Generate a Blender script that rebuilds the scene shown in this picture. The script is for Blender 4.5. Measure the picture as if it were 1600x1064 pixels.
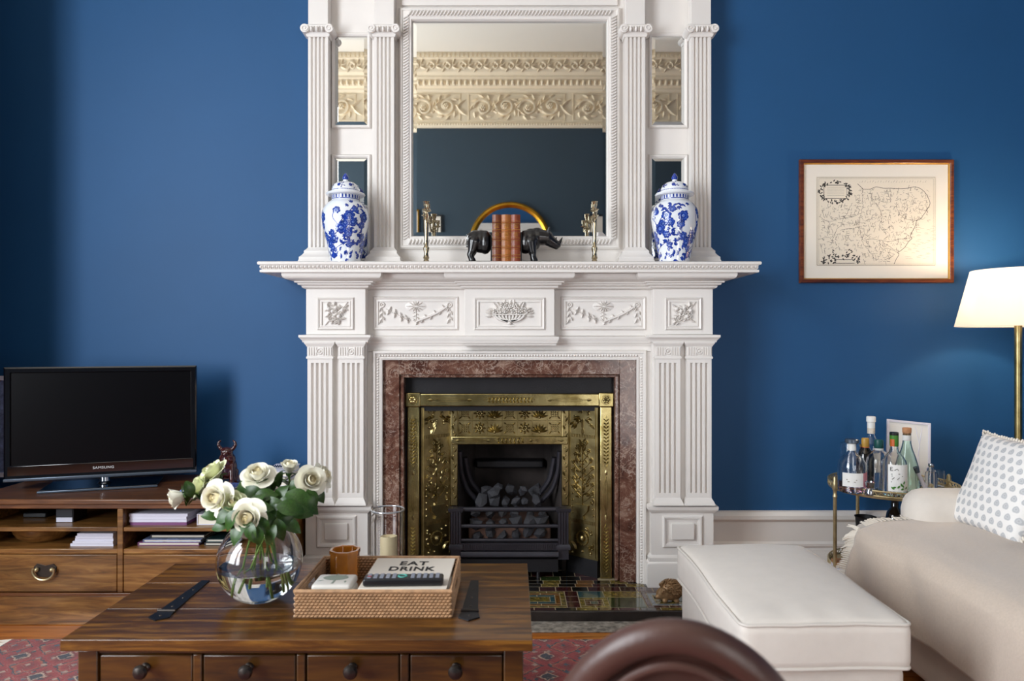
import bpy, bmesh, math, random
from mathutils import Vector, Matrix, Euler
random.seed(7)
for _o in list(bpy.data.objects): bpy.data.objects.remove(_o)
SC = bpy.context.scene
COL = SC.collection
PI = math.pi
# ------------------------------------------------------------------ camera, world, light, exposure
F, CX, CY, CAMZ = 1130.0, 800.0, 532.0, 1.12      # focal length in pixels of the 1600x1064 frame, eye height
YW = 3.40                                          # plane of the chimney wall
def wx(px, Y): return (px - CX) * Y / F
def wz(py, Y): return CAMZ - (py - CY) * Y / F

cam_d = bpy.data.cameras.new('camera'); cam = bpy.data.objects.new('camera', cam_d); COL.objects.link(cam)
cam.location = (0, 0, CAMZ); cam.rotation_euler = (PI / 2, 0, 0)
cam_d.sensor_width = 36; cam_d.lens = 36 * F / 1600
cam_d.clip_start = 0.02
cam_d.dof.use_dof = True; cam_d.dof.focus_distance = 3.05; cam_d.dof.aperture_fstop = 4.0
SC.camera = cam

W = bpy.data.worlds.new('sky'); SC.world = W; W.use_nodes = True
bg = W.node_tree.nodes['Background']; bg.inputs[0].default_value = (0.80, 0.90, 1.0, 1); bg.inputs[1].default_value = 3.0

def area(name, loc, target, sx, sy, power, col):
    d = bpy.data.lights.new(name, 'AREA'); d.shape = 'RECTANGLE'; d.size = sx; d.size_y = sy; d.energy = power; d.color = col
    o = bpy.data.objects.new(name, d); COL.objects.link(o); o.location = loc
    o.rotation_euler = (Vector(target) - Vector(loc)).to_track_quat('-Z', 'Y').to_euler()
    return o
# daylight falling in through the two tall windows of the left wall
area('daylight_window_front', (-2.82, 0.48, 2.0), (-2.82 + 3, 0.48 + 1.2, 1.75), 0.85, 2.7, 112, (0.92, 0.965, 1.0))
area('daylight_window_rear', (-2.82, -0.55, 2.0), (-2.82 + 3, -0.55 + .7, 2.6), 0.6, 2.7, 75, (0.95, 0.97, 1.0))
# added soft fill light, set in an invented doorway behind the camera
area('fill_light_back', (1.5, -1.12, 1.15), (.2, 3.4, 1.25), 0.9, 2.0, 17, (1.0, 0.88, 0.76))

vs = SC.view_settings
vs.view_transform = 'Standard'; vs.look = 'None'; vs.gamma = 1.0; vs.use_curve_mapping = False
vs.exposure = 0.0

# ------------------------------------------------------------------ materials
def lin(h):
    h = h.lstrip('#'); r = []
    for i in (0, 2, 4):
        c = int(h[i:i + 2], 16) / 255
        r.append(c / 12.92 if c <= 0.04045 else ((c + 0.055) / 1.055) ** 2.4)
    return (r[0], r[1], r[2], 1)
def newmat(name):
    m = bpy.data.materials.new(name); m.use_nodes = True
    nt = m.node_tree; b = nt.nodes['Principled BSDF']
    return m, nt, b
def N(nt, t, **k):
    n = nt.nodes.new(t)
    for a, v in k.items(): setattr(n, a, v)
    return n
def ramp(nt, fac, stops):
    r = N(nt, 'ShaderNodeValToRGB'); el = r.color_ramp.elements
    while len(el) > 1: el.remove(el[-1])
    el[0].position = stops[0][0]; el[0].color = stops[0][1]
    for p, c in stops[1:]:
        e = el.new(p); e.color = c
    nt.links.new(fac, r.inputs[0]); return r.outputs[0]
def coords(nt, scale=(1, 1, 1), rot=(0, 0, 0), src='Object'):
    t = N(nt, 'ShaderNodeTexCoord'); mp = N(nt, 'ShaderNodeMapping')
    mp.inputs['Scale'].default_value = scale; mp.inputs['Rotation'].default_value = rot
    nt.links.new(t.outputs[src], mp.inputs[0]); return mp.outputs[0]
def noise(nt, vec, scale, detail=4, rough=.6, dist=0):
    n = N(nt, 'ShaderNodeTexNoise'); n.inputs['Scale'].default_value = scale; n.inputs['Detail'].default_value = detail
    n.inputs['Roughness'].default_value = rough; n.inputs['Distortion'].default_value = dist
    if vec: nt.links.new(vec, n.inputs['Vector'])
    return n.outputs[0]
def bump(nt, b, fac, strength, dist=.01):
    n = N(nt, 'ShaderNodeBump'); n.inputs['Strength'].default_value = strength; n.inputs['Distance'].default_value = dist
    nt.links.new(fac, n.inputs['Height']); nt.links.new(n.outputs[0], b.inputs['Normal'])
def M(name, col, rough=.5, metal=0, var=0, vs_=6, bmp=0, bs=60, coat=0, spec=.5, sheen=0, emit=0, scale=(1, 1, 1), bd=.005):
    m, nt, b = newmat(name); c = lin(col) if isinstance(col, str) else col
    b.inputs['Base Color'].default_value = c; b.inputs['Roughness'].default_value = rough; b.inputs['Metallic'].default_value = metal
    b.inputs['Coat Weight'].default_value = coat; b.inputs['Coat Roughness'].default_value = .08
    b.inputs['Specular IOR Level'].default_value = spec; b.inputs['Sheen Weight'].default_value = sheen
    if var:
        v = coords(nt, scale); f = noise(nt, v, vs_)
        lo = tuple(x * (1 - var) for x in c[:3]) + (1,); hi = tuple(min(1, x * (1 + var)) for x in c[:3]) + (1,)
        nt.links.new(ramp(nt, f, [(.3, lo), (.7, hi)]), b.inputs['Base Color'])
    if bmp:
        v = coords(nt, scale); bump(nt, b, noise(nt, v, bs, 3), bmp, bd)
    if emit:
        b.inputs['Emission Color'].default_value = c; b.inputs['Emission Strength'].default_value = emit
    return m
def wood(name, dark, mid, light, axis='X', rough=.35, coat=.3, sc=1.0, blot=.5):
    m, nt, b = newmat(name)
    s = {'X': (.9, 9, 9), 'Y': (9, .9, 9), 'Z': (9, 9, .9)}[axis]
    v = coords(nt, tuple(x * sc for x in s))
    g = noise(nt, v, 3.2, 6, .62, .7)
    col = ramp(nt, g, [(.28, lin(dark)), (.5, lin(mid)), (.74, lin(light))])
    # each board has a tone of its own
    oi = N(nt, 'ShaderNodeObjectInfo')
    rv = ramp(nt, oi.outputs['Random'], [(0, (.78, .78, .78, 1)), (1, (1.12, 1.1, 1.08, 1))])
    v2 = coords(nt, tuple(x * .35 * sc for x in s)); f2 = noise(nt, v2, 4, 3)
    bl = ramp(nt, f2, [(.35, (1 - blot, 1 - blot, 1 - blot, 1)), (.62, (1, 1, 1, 1))])
    m1 = N(nt, 'ShaderNodeMixRGB', blend_type='MULTIPLY'); m1.inputs[0].default_value = 1
    nt.links.new(col, m1.inputs[1]); nt.links.new(bl, m1.inputs[2])
    m2 = N(nt, 'ShaderNodeMixRGB', blend_type='MULTIPLY'); m2.inputs[0].default_value = 1
    nt.links.new(m1.outputs[0], m2.inputs[1]); nt.links.new(rv, m2.inputs[2])
    nt.links.new(m2.outputs[0], b.inputs['Base Color'])
    b.inputs['Roughness'].default_value = rough; b.inputs['Coat Weight'].default_value = coat; b.inputs['Coat Roughness'].default_value = .18
    bump(nt, b, g, .12, .002)
    return m
def glass(name, tint=(1, 1, 1, 1), rough=0, ior=1.45):
    m, nt, b = newmat(name)
    b.inputs['Base Color'].default_value = tint; b.inputs['Roughness'].default_value = rough
    b.inputs['Transmission Weight'].default_value = 1; b.inputs['IOR'].default_value = ior
    return m
MT = {}
MT['blue'] = M('blue_wall_paint', '#20507e', .55, var=.05, vs_=1.2, bmp=.04, bs=180, spec=.3)
MT['white'] = M('white_gloss_paint', '#e4dfda', .38, var=.02, vs_=3, spec=.45)
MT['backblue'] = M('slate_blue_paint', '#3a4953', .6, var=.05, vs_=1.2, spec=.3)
MT['plaster'] = M('cream_plaster', '#f3e2c3', .75, var=.03)
MT['ceil'] = M('ceiling_paint', '#efe8da', .85)
MT['mirror'] = M('mirror_silver', (.72, .73, .72, 1), .015, 1)
MT['slip'] = M('dull_gilt', '#b98a3c', .55, .6, var=.2, vs_=12)
MT['gold'] = M('gilt', '#c8932e', .35, 1, var=.25, vs_=12)
def brass_mat(name, lo, hi, rough):
    m, nt, b = newmat(name); v = coords(nt); f = noise(nt, v, 14, 5)
    nt.links.new(ramp(nt, f, [(.3, lin(lo)), (.68, lin(hi))]), b.inputs['Base Color'])
    b.inputs['Metallic'].default_value = 1; b.inputs['Roughness'].default_value = rough
    bump(nt, b, noise(nt, v, 90, 2), .03, .002)
    return m
MT['brass'] = brass_mat('polished_brass', '#8c7c4c', '#c8b985', .27)
MT['brass_old'] = brass_mat('aged_brass', '#7c6c44', '#b9a878', .34)
MT['brass_pole'] = brass_mat('antique_brass', '#a08d66', '#d2c299', .34); MT['brass_pole'].node_tree.nodes['Principled BSDF'].inputs['Metallic'].default_value = .72
MT['iron'] = M('cast_iron', '#17161a', .48, .3, var=.3, bmp=.15, bs=120, spec=.5)
MT['iron_lead'] = M('leaded_iron', '#3f3e45', .34, .6, var=.2)
MT['soot'] = M('soot_brick', '#2c2523', .9, var=.5, vs_=9, bmp=.4, bs=40)
MT['firebrick'] = M('fire_clay', '#5b4238', .9, var=.4, vs_=8)
MT['coal'] = M('coal', '#323237', .5, var=.6, vs_=30, bmp=.5, bs=60)
def marble():
    m, nt, b = newmat('rouge_marble'); v = coords(nt)
    n1 = noise(nt, v, 9, 8, .7, 1.6)
    base = ramp(nt, n1, [(.25, lin('#2c1a15')), (.42, lin('#54342a')), (.54, lin('#6b493c')), (.64, lin('#957a6b')), (.7, lin('#6b493c'))])
    vo = N(nt, 'ShaderNodeTexVoronoi', feature='DISTANCE_TO_EDGE'); vo.inputs['Scale'].default_value = 26
    nz = N(nt, 'ShaderNodeTexNoise'); nz.inputs['Scale'].default_value = 7; nz.inputs['Detail'].default_value = 6
    nt.links.new(v, nz.inputs['Vector'])
    mx = N(nt, 'ShaderNodeMixRGB'); mx.inputs[0].default_value = .35; nt.links.new(v, mx.inputs[1]); nt.links.new(nz.outputs[1], mx.inputs[2])
    nt.links.new(mx.outputs[0], vo.inputs['Vector'])
    vein = ramp(nt, vo.outputs[0], [(0, (.55, .55, .55, 1)), (.03, (.25, .25, .25, 1)), (.07, (0, 0, 0, 1))])
    n3 = noise(nt, v, 5, 3); gate = ramp(nt, n3, [(.40, (0, 0, 0, 1)), (.54, (1, 1, 1, 1))])
    mu = N(nt, 'ShaderNodeMixRGB', blend_type='MULTIPLY'); mu.inputs[0].default_value = 1
    nt.links.new(vein, mu.inputs[1]); nt.links.new(gate, mu.inputs[2])
    mm = N(nt, 'ShaderNodeMixRGB'); nt.links.new(mu.outputs[0], mm.inputs[0]); nt.links.new(base, mm.inputs[1]); mm.inputs[2].default_value = lin('#c9b3a3')
    n4 = noise(nt, v, 30, 5, .65, 2.2); fk = ramp(nt, n4, [(.58, (0, 0, 0, 1)), (.68, (.8, .8, .8, 1))])
    m5 = N(nt, 'ShaderNodeMixRGB'); nt.links.new(fk, m5.inputs[0]); nt.links.new(mm.outputs[0], m5.inputs[1]); m5.inputs[2].default_value = lin('#a5948a')
    nt.links.new(m5.outputs[0], b.inputs['Base Color']); b.inputs['Roughness'].default_value = .16
    return m
MT['marble'] = marble()
MT['slate'] = M('dark_slate', '#2a2422', .25, var=.35, vs_=10)
MT['stone'] = M('grey_stone', '#8d867c', .7, var=.6, vs_=45, bmp=.2)
MT['grout'] = M('pale_grout', '#968a70', .7)
for k, c, c2 in (('maroon', '#3a1a1c', .4), ('black', '#14120f', .3), ('olive', '#6a5c2a', .85), ('amber', '#6a4517', .45), ('teal', '#2f4a4d', .35), ('green', '#2d3a1d', .5), ('grey', '#6e7377', .3)):
    MT['tile_' + k] = M('glazed_tile_' + k, c, .12, var=c2, vs_=45, coat=.5)
MT['floorwood'] = wood('orange_floorboard', '#8a4a17', '#b8691f', '#cf8433', 'X', .32, .35, 1.3, .2)
MT['tablewood'] = wood('chestnut_table_wood', '#261405', '#5f3a10', '#9a6a26', 'X', .33, .25, 1.5, .45)
MT['tablefront'] = wood('chestnut_table_front', '#2c1a06', '#533208', '#6f4a12', 'X', .35, .4, 1.5, .3)
MT['standwood'] = wood('walnut_stand_wood', '#4b2c12', '#895c2c', '#b5864a', 'X', .38, .3, 1.6, .45)
MT['standdark'] = wood('walnut_stand_edges', '#42240f', '#6c4020', '#8a592f', 'X', .4, .3, 1.6, .3)
MT['frame'] = wood('mahogany_frame', '#3d1a08', '#6b3212', '#8f4d1f', 'X', .3, .5, 2, .2)
MT['paper'] = M('aged_paper', '#e6dccb', .8, var=.03, vs_=5)
MT['mat'] = M('picture_mount', '#ede6da', .85)
MT['ink'] = M('black_ink', '#3a352f', .8)
MT['inklight'] = M('grey_ink', '#8f8779', .8)
MT['screen'] = M('tv_screen', '#050508', .32, spec=.14)
MT['pianoblack'] = M('piano_black', '#0a0709', .07, coat=1)
MT['chrome'] = M('chrome', '#b9bcc4', .15, 1)
MT['silverplastic'] = M('silver_plastic', '#5f6a78', .25, .6)
MT['darkglass'] = M('smoked_glass', '#0b1018', .05, coat=.8)
MT['white_print'] = M('white_print', '#d8d8da', .5)
MT['porcelain'] = M('white_porcelain', '#e9edf2', .08, coat=.6)
MT['cobalt'] = M('cobalt_glaze', '#1d3a94', .12, coat=.6, var=.45, vs_=60)
MT['cobalt2'] = M('pale_cobalt_glaze', '#5a76bd', .12, coat=.6, var=.3, vs_=60)
MT['silver'] = M('old_silver', '#b5a88c', .16, 1, var=.25, vs_=30)
MT['bronze'] = M('black_bronze', '#0e0d0f', .28, coat=.3)
MT['leather_tan'] = M('tan_leather', '#9a5a22', .4, var=.25, vs_=30, bmp=.1)
MT['leather_brown'] = M('brown_leather', '#6e3514', .4, var=.3, vs_=30, bmp=.1)
MT['leather_red'] = M('red_brown_leather', '#7d3719', .4, var=.3, vs_=30, bmp=.1)
MT['giltline'] = M('gilt_tooling', '#d5a94e', .35, .8)
MT['pages'] = M('book_pages', '#e7dfcf', .85)
MT['petal'] = M('ivory_petal', '#f8f5e4', .55, var=.06, vs_=20, sheen=.2)
MT['petal_in'] = M('cream_petal', '#f6edcd', .55, var=.05, vs_=20)
MT['petal_green'] = M('greenish_petal', '#e3e6bd', .55, var=.05, vs_=20)
MT['leaf'] = M('rose_leaf', '#2c4a18', .36, var=.4, vs_=18, spec=.4)
MT['stem'] = M('rose_stem', '#6d8a3c', .45, var=.2)
MT['glass'] = glass('clear_glass', (1, 1, 1, 1))
MT['glass_rim'] = M('polished_glass_rim', '#c9ccd0', .08, .55)
MT['water'] = glass('water', (.97, .99, .98, 1), 0, 1.33)
MT['glass_green'] = glass('green_tint_glass', (.78, .93, .88, 1))
MT['glass_pink'] = glass('pink_gin', (.93, .52, .58, 1), 0, 1.35)
MT['rattan'] = M('rattan', '#8d6a48', .55, var=.3, vs_=40)
MT['rattan_light'] = M('rattan_pale', '#b48d69', .5, var=.3, vs_=50)
MT['ambermat'] = M('amber_glaze', '#cc7d24', .12, coat=.8, var=.35, vs_=12)
MT['wax'] = M('ivory_wax', '#eedfb4', .5)
MT['soap'] = M('white_ceramic_box', '#e6e2da', .35, var=.05)
MT['soapgrey'] = M('grey_green_print', '#8f9b8d', .5)
MT['bookwhite'] = M('cream_book_cloth', '#e2d9cc', .6)
MT['blackplastic'] = M('black_plastic', '#17181c', .35)
MT['key'] = M('grey_rubber_key', '#878c98', .5)
MT['keyred'] = M('red_key', '#a03138', .5)
MT['keyteal'] = M('teal_key', '#4aa093', .5)
MT['linen'] = M('off_white_linen', '#d8d0c7', .85, var=.025, vs_=25, bmp=.25, bs=700, sheen=.2, bd=.002)
MT['piping'] = M('linen_piping', '#cfc8c0', .85)
MT['throw'] = M('beige_wool', '#ccbbab', .95, var=.06, vs_=160, bmp=.5, bs=500, sheen=.4, bd=.003)
MT['fringe'] = M('cream_fringe', '#e8dfd2', .9)
MT['leather'] = M('dark_brown_leather', '#4c332c', .40, var=.2, vs_=5, bmp=.12, bs=90, spec=.5)
MT['hingeiron'] = M('black_hinge_iron', '#1a1c22', .45, .5)
MT['knob'] = M('pewter_knob', '#4d4743', .35, .9)
MT['hog'] = M('hedgehog_bronze', '#8d6e4c', .5, .35, var=.35, vs_=60)
MT['lacquer'] = M('dark_red_lacquer', '#3b1512', .2, coat=.6, var=.4, vs_=30)
MT['cork'] = M('cork', '#b3805a', .8, var=.2, vs_=60)
MT['pinklabel'] = M('pink_label', '#c98490', .6)
MT['palefoil'] = M('pale_foil', '#d6cabb', .5, var=.2, vs_=80)
MT['label'] = M('paper_label', '#e7e6e3', .7)
MT['greenfoil'] = M('green_foil', '#3e7a26', .4)
MT['tealwax'] = M('teal_wax', '#1c5654', .4)
MT['orangefoil'] = M('orange_foil', '#bd5a25', .4)
MT['yellowcap'] = M('yellow_cap', '#b98f3c', .4)
MT['darkglassbottle'] = M('dark_bottle_glass', '#0d0b0b', .06, coat=1)
MT['purple'] = M('purple_cover', '#7a4774', .5)
MT['bluecover'] = M('blue_white_cover', '#7f8fb8', .5, var=.5, vs_=40)
MT['darkcover'] = M('dark_cover', '#22242c', .5)
MT['lilac'] = M('lilac_white', '#d9d8e6', .6)
MT['black'] = M('matt_black', '#0c0c0e', .6)
# ------------------------------------------------------------------ mesh helpers
class MB:
    def __init__(s): s.v = []; s.f = []
    def add(s, vs, fs):
        n = len(s.v); s.v += [tuple(p) for p in vs]; s.f += [tuple(i + n for i in f) for f in fs]; return s
    def box(s, x0, x1, y0, y1, z0, z1):
        return s.add([(x0, y0, z0), (x1, y0, z0), (x1, y1, z0), (x0, y1, z0), (x0, y0, z1), (x1, y0, z1), (x1, y1, z1), (x0, y1, z1)],
                     [(0, 3, 2, 1), (4, 5, 6, 7), (0, 1, 5, 4), (1, 2, 6, 5), (2, 3, 7, 6), (3, 0, 4, 7)])
    def lathe(s, prof, c=(0, 0, 0), seg=28, sx=1, sy=1, closed=False):
        """prof: (r, z) from bottom to top"""
        vs = []; fs = []; n = len(prof)
        for r, z in prof:
            for k in range(seg):
                a = 2 * PI * k / seg; vs.append((c[0] + r * sx * math.cos(a), c[1] + r * sy * math.sin(a), c[2] + z))
        m = n if closed else n - 1
        for i in range(m):
            j = (i + 1) % n
            for k in range(seg):
                l = (k + 1) % seg; fs.append((i * seg + k, i * seg + l, j * seg + l, j * seg + k))
        if not closed:
            if prof[0][0] > 1e-6: fs.append(tuple(range(seg))[::-1])
            if prof[-1][0] > 1e-6: fs.append(tuple((n - 1) * seg + k for k in range(seg)))
        return s.add(vs, fs)
    def tube(s, pts, r, seg=8, cap=True):
        pts = [Vector(p) for p in pts]; n = len(pts)
        rs = list(r) if hasattr(r, '__len__') else [r] * n
        vs = []; fs = []; up = None
        for i in range(n):
            t = (pts[min(i + 1, n - 1)] - pts[max(i - 1, 0)]); t = t.normalized() if t.length > 1e-9 else Vector((0, 0, 1))
            if up is None:
                up = Vector((0, 0, 1)) if abs(t.z) < .9 else Vector((1, 0, 0))
            a = t.cross(up).normalized(); up = a.cross(t).normalized()
            for k in range(seg):
                th = 2 * PI * k / seg; vs.append(pts[i] + (a * math.cos(th) + up * math.sin(th)) * rs[i])
        for i in range(n - 1):
            for k in range(seg):
                l = (k + 1) % seg; fs.append((i * seg + k, i * seg + l, (i + 1) * seg + l, (i + 1) * seg + k))
        if cap: fs += [tuple(range(seg))[::-1], tuple((n - 1) * seg + k for k in range(seg))]
        return s.add(vs, fs)
    def ball(s, c, r, seg=12, rings=8, rot=None):
        r = r if hasattr(r, '__len__') else (r, r, r); vs = [(0, 0, -1)]; fs = []
        for i in range(1, rings):
            p = -PI / 2 + PI * i / rings
            for k in range(seg):
                a = 2 * PI * k / seg; vs.append((math.cos(p) * math.cos(a), math.cos(p) * math.sin(a), math.sin(p)))
        vs.append((0, 0, 1)); t = len(vs) - 1
        for k in range(seg):
            l = (k + 1) % seg; fs.append((0, 1 + l, 1 + k)); fs.append((t, t - seg + k, t - seg + l))
            for i in range(rings - 2): fs.append((1 + i * seg + k, 1 + i * seg + l, 1 + (i + 1) * seg + l, 1 + (i + 1) * seg + k))
        R = rot if rot else Matrix.Identity(3); c = Vector(c)
        return s.add([c + R @ Vector((v[0] * r[0], v[1] * r[1], v[2] * r[2])) for v in vs], fs)
    def prism(s, poly, mapf, h0, h1):
        n = len(poly); vs = [mapf(a, b, h0) for a, b in poly] + [mapf(a, b, h1) for a, b in poly]
        return s.add(vs, [tuple(range(n))[::-1], tuple(range(n, 2 * n))] + [(i, (i + 1) % n, n + (i + 1) % n, n + i) for i in range(n)])
    def sweep(s, path, prof, mapf=lambda a, b, h: (a, b, h), closed=False):
        n = len(path); m = len(prof); vs = []; fs = []
        P = [Vector(p) for p in path]
        for i in range(n):
            def nrm(a, b): d = (b - a).normalized(); return Vector((d.y, -d.x))
            if closed or 0 < i < n - 1:
                n1 = nrm(P[i - 1], P[i]); n2 = nrm(P[i], P[(i + 1) % n]); q = (n1 + n2) / max(.15, 1 + n1.dot(n2))
            elif i == 0: q = nrm(P[0], P[1])
            else: q = nrm(P[-2], P[-1])
            for o, h in prof: vs.append(mapf(P[i].x + q.x * o, P[i].y + q.y * o, h))
        for i in range(n if closed else n - 1):
            j = (i + 1) % n
            for k in range(m):
                l = (k + 1) % m; fs.append((i * m + k, i * m + l, j * m + l, j * m + k))
        if not closed: fs += [tuple(range(m))[::-1], tuple((n - 1) * m + k for k in range(m))]
        return s.add(vs, fs)
    def grid(s, nu, nv, fn, wrap=False):
        vs = [fn(i / (nu - (0 if wrap else 1)), j / (nv - 1)) for j in range(nv) for i in range(nu)]; fs = []
        for j in range(nv - 1):
            for i in range(nu if wrap else nu - 1):
                k = (i + 1) % nu; fs.append((j * nu + i, j * nu + k, (j + 1) * nu + k, (j + 1) * nu + i))
        return s.add(vs, fs)
    def rbox(s, c, h, r, n=10, deform=None):
        """rounded box of half sizes h and edge radius r"""
        key = {}; vs = []; fs = []
        def ts(hh):
            a = [-hh + r * (1 - math.cos(PI / 2 * i / 3)) for i in range(3)]
            mid = [(-hh + r) + (2 * hh - 2 * r) * i / n for i in range(n + 1)]
            return a + mid + [-x for x in reversed(a)]
        T = [ts(h[0]), ts(h[1]), ts(h[2])]
        def vid(i, j, k):
            if (i, j, k) not in key:
                p = Vector((T[0][i], T[1][j], T[2][k]))
                q = Vector(tuple(max(-h[d] + r, min(h[d] - r, p[d])) for d in range(3)))
                d = p - q
                p = q + d.normalized() * r if d.length > 1e-9 else p
                if deform: p = deform(p)
                key[(i, j, k)] = len(vs); vs.append(Vector(c) + p)
            return key[(i, j, k)]
        L = [len(t) - 1 for t in T]
        for ax in range(3):
            u, w = [d for d in range(3) if d != ax]
            for e in (0, L[ax]):
                for a in range(L[u]):
                    for b in range(L[w]):
                        q = []
                        for (da, db) in ((0, 0), (1, 0), (1, 1), (0, 1)):
                            ix = [0, 0, 0]; ix[ax] = e; ix[u] = a + da; ix[w] = b + db; q.append(vid(*ix))
                        fs.append(tuple(q))
        return s.add(vs, fs)
    # ---- carved relief: drawn in (u, v) with height h, placed by mapf
    def leaf(s, mp, u, v, ang, L, Wd, h, bend=0):
        c, sn = math.cos(ang), math.sin(ang)
        def q(a, b, hh):
            b += bend * (a / L) ** 2 * L
            return mp(u + a * c - b * sn, v + a * sn + b * c, hh)
        vs = [q(0, 0, 0), q(.3 * L, Wd * .42, 0), q(.6 * L, Wd * .46, 0), q(L, 0, h * .3), q(.6 * L, -Wd * .46, 0), q(.3 * L, -Wd * .42, 0), q(.25 * L, 0, h), q(.62 * L, 0, h)]
        return s.add(vs, [(0, 6, 1), (1, 6, 7, 2), (2, 7, 3), (3, 7, 4), (4, 7, 6, 5), (5, 6, 0)])
    def dome(s, mp, u, v, r, h, n=8, ry=None):
        ry = ry or r; vs = []
        for f, hh in ((1, 0), (.75, .7), (.35, .95)):
            for k in range(n): a = 2 * PI * k / n; vs.append(mp(u + r * f * math.cos(a), v + ry * f * math.sin(a), h * hh))
        vs.append(mp(u, v, h)); fs = []
        for i in range(2):
            for k in range(n): l = (k + 1) % n; fs.append((i * n + k, i * n + l, (i + 1) * n + l, (i + 1) * n + k))
        for k in range(n): fs.append((2 * n + k, 2 * n + (k + 1) % n, 3 * n))
        return s.add(vs, fs)
    def strip(s, mp, pts, w, h, taper=False):
        n = len(pts); vs = []; fs = []
        for i, p in enumerate(pts):
            a = pts[max(i - 1, 0)]; b = pts[min(i + 1, n - 1)]; dx, dy = b[0] - a[0], b[1] - a[1]; l = math.hypot(dx, dy) or 1; nx, ny = -dy / l, dx / l
            ww = w * (1 - .8 * i / (n - 1)) if taper else w
            for o, hh in ((-.5, 0), (-.25, .85), (.25, .85), (.5, 0)): vs.append(mp(p[0] + nx * o * ww, p[1] + ny * o * ww, h * hh))
        for i in range(n - 1):
            for k in range(3): fs.append((i * 4 + k, i * 4 + k + 1, i * 4 + k + 5, i * 4 + k + 4))
        return s.add(vs, fs)
    def flower(s, mp, u, v, r, h, n=5, rot=0):
        for k in range(n):
            a = rot + 2 * PI * k / n; s.dome(mp, u + r * .58 * math.cos(a), v + r * .58 * math.sin(a), r * .42, h, 7)
        return s.dome(mp, u, v, r * .28, h * 1.35, 6)
    def ring(s, mp, u, v, r, w, h, n=14):
        pts = [(u + r * math.cos(2 * PI * k / n), v + r * math.sin(2 * PI * k / n)) for k in range(n + 1)]; return s.strip(mp, pts, w, h)

def spline(pts, n=6):
    out = []; P = [Vector(p) for p in pts]
    for i in range(len(P) - 1):
        p0 = P[max(i - 1, 0)]; p1 = P[i]; p2 = P[i + 1]; p3 = P[min(i + 2, len(P) - 1)]
        for k in range(n):
            t = k / n
            out.append(.5 * ((2 * p1) + (p2 - p0) * t + (2 * p0 - 5 * p1 + 4 * p2 - p3) * t * t + (3 * p1 - p0 - 3 * p2 + p3) * t ** 3))
    out.append(P[-1]); return [tuple(p) for p in out]
def arc(cu, cv, r, a0, a1, n=10, r1=None):
    r1 = r if r1 is None else r1
    return [(cu + (r + (r1 - r) * i / n) * math.cos(a0 + (a1 - a0) * i / n), cv + (r + (r1 - r) * i / n) * math.sin(a0 + (a1 - a0) * i / n)) for i in range(n + 1)]

def org(p):
    v = Vector((0, 0, 0))
    while p: v += Vector(p.location); p = p.parent
    return v
def build(mb, name, mat, parent=None, local=False, label=None, kind=None, sharp=38, bev=0):
    o_ = Vector((0, 0, 0)) if (local or parent is None) else org(parent)
    me = bpy.data.meshes.new(name)
    me.from_pydata([tuple(Vector(p) - o_) for p in mb.v], [], mb.f)
    bm = bmesh.new(); bm.from_mesh(me); bmesh.ops.recalc_face_normals(bm, faces=bm.faces)
    bm.to_mesh(me); bm.free()
    me.polygons.foreach_set('use_smooth', [True] * len(me.polygons)); me.set_sharp_from_angle(angle=math.radians(sharp))
    me.materials.append(MT[mat] if isinstance(mat, str) else mat)
    ob = bpy.data.objects.new(name, me); COL.objects.link(ob)
    if parent: ob.parent = parent
    if label: ob['label'] = label
    if kind: ob['kind'] = kind
    if bev:
        b = ob.modifiers.new('bevel', 'BEVEL'); b.width = bev; b.segments = 2; b.limit_method = 'ANGLE'; b.angle_limit = .6; b.harden_normals = False
    return ob
def tag(o, label, cat=None, group=None, kind=None):
    o['label'] = label
    if cat: o['category'] = cat
    if group: o['group'] = group
    if kind: o['kind'] = kind
    return o
def thing(name, label, cat, loc=(0, 0, 0), rot=(0, 0, 0), group=None):
    o = bpy.data.objects.new(name, None); COL.objects.link(o); o.empty_display_size = .05
    o.location = loc; o.rotation_euler = rot
    return tag(o, label, cat, group)
def single(mb, name, mat, label, cat, group=None, bev=0, sharp=38):
    """a thing that is one mesh, its origin at its base"""
    xs = [p[0] for p in mb.v]; ys = [p[1] for p in mb.v]; zs = [p[2] for p in mb.v]
    c = Vector(((min(xs) + max(xs)) / 2, (min(ys) + max(ys)) / 2, min(zs)))
    mb.v = [tuple(Vector(p) - c) for p in mb.v]
    o = build(mb, name, mat, None, True, bev=bev, sharp=sharp); o.location = c
    return tag(o, label, cat, group)
def struct(mb, name, mat, label, cat=None):
    o = build(mb, name, mat); o['kind'] = 'structure'; o['label'] = label
    if cat: o['category'] = cat
    return o
def copy_tree(o, parent=None):
    c = o.copy(); COL.objects.link(c); c.parent = parent
    for ch in list(o.children): copy_tree(ch, c)
    return c
def text_mesh(body, size, depth=.0004, spacing=1.0, bold=0):
    cu = bpy.data.curves.new('lettering', 'FONT'); cu.body = body; cu.size = size; cu.extrude = depth; cu.align_x = 'CENTER'; cu.align_y = 'CENTER'; cu.space_character = spacing; cu.offset = bold
    t = bpy.data.objects.new('lettering', cu); COL.objects.link(t)
    dg = bpy.context.evaluated_depsgraph_get(); me = bpy.data.meshes.new_from_object(t.evaluated_get(dg))
    bpy.data.objects.remove(t); return me
def lettering(body, size, mat, parent, loc, rot, spacing=1.0, sx=1, bold=0):
    me = text_mesh(body, size, .0004, spacing, bold); me.materials.clear(); me.materials.append(MT[mat])
    o = bpy.data.objects.new('lettering', me); COL.objects.link(o); o.parent = parent; o.location = loc; o.rotation_euler = rot; o.scale = (sx, 1, 1)
    return o
def on_y(Y0): return lambda u, v, h: (u, Y0 - h, v)      # drawn on a wall facing the room
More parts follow.
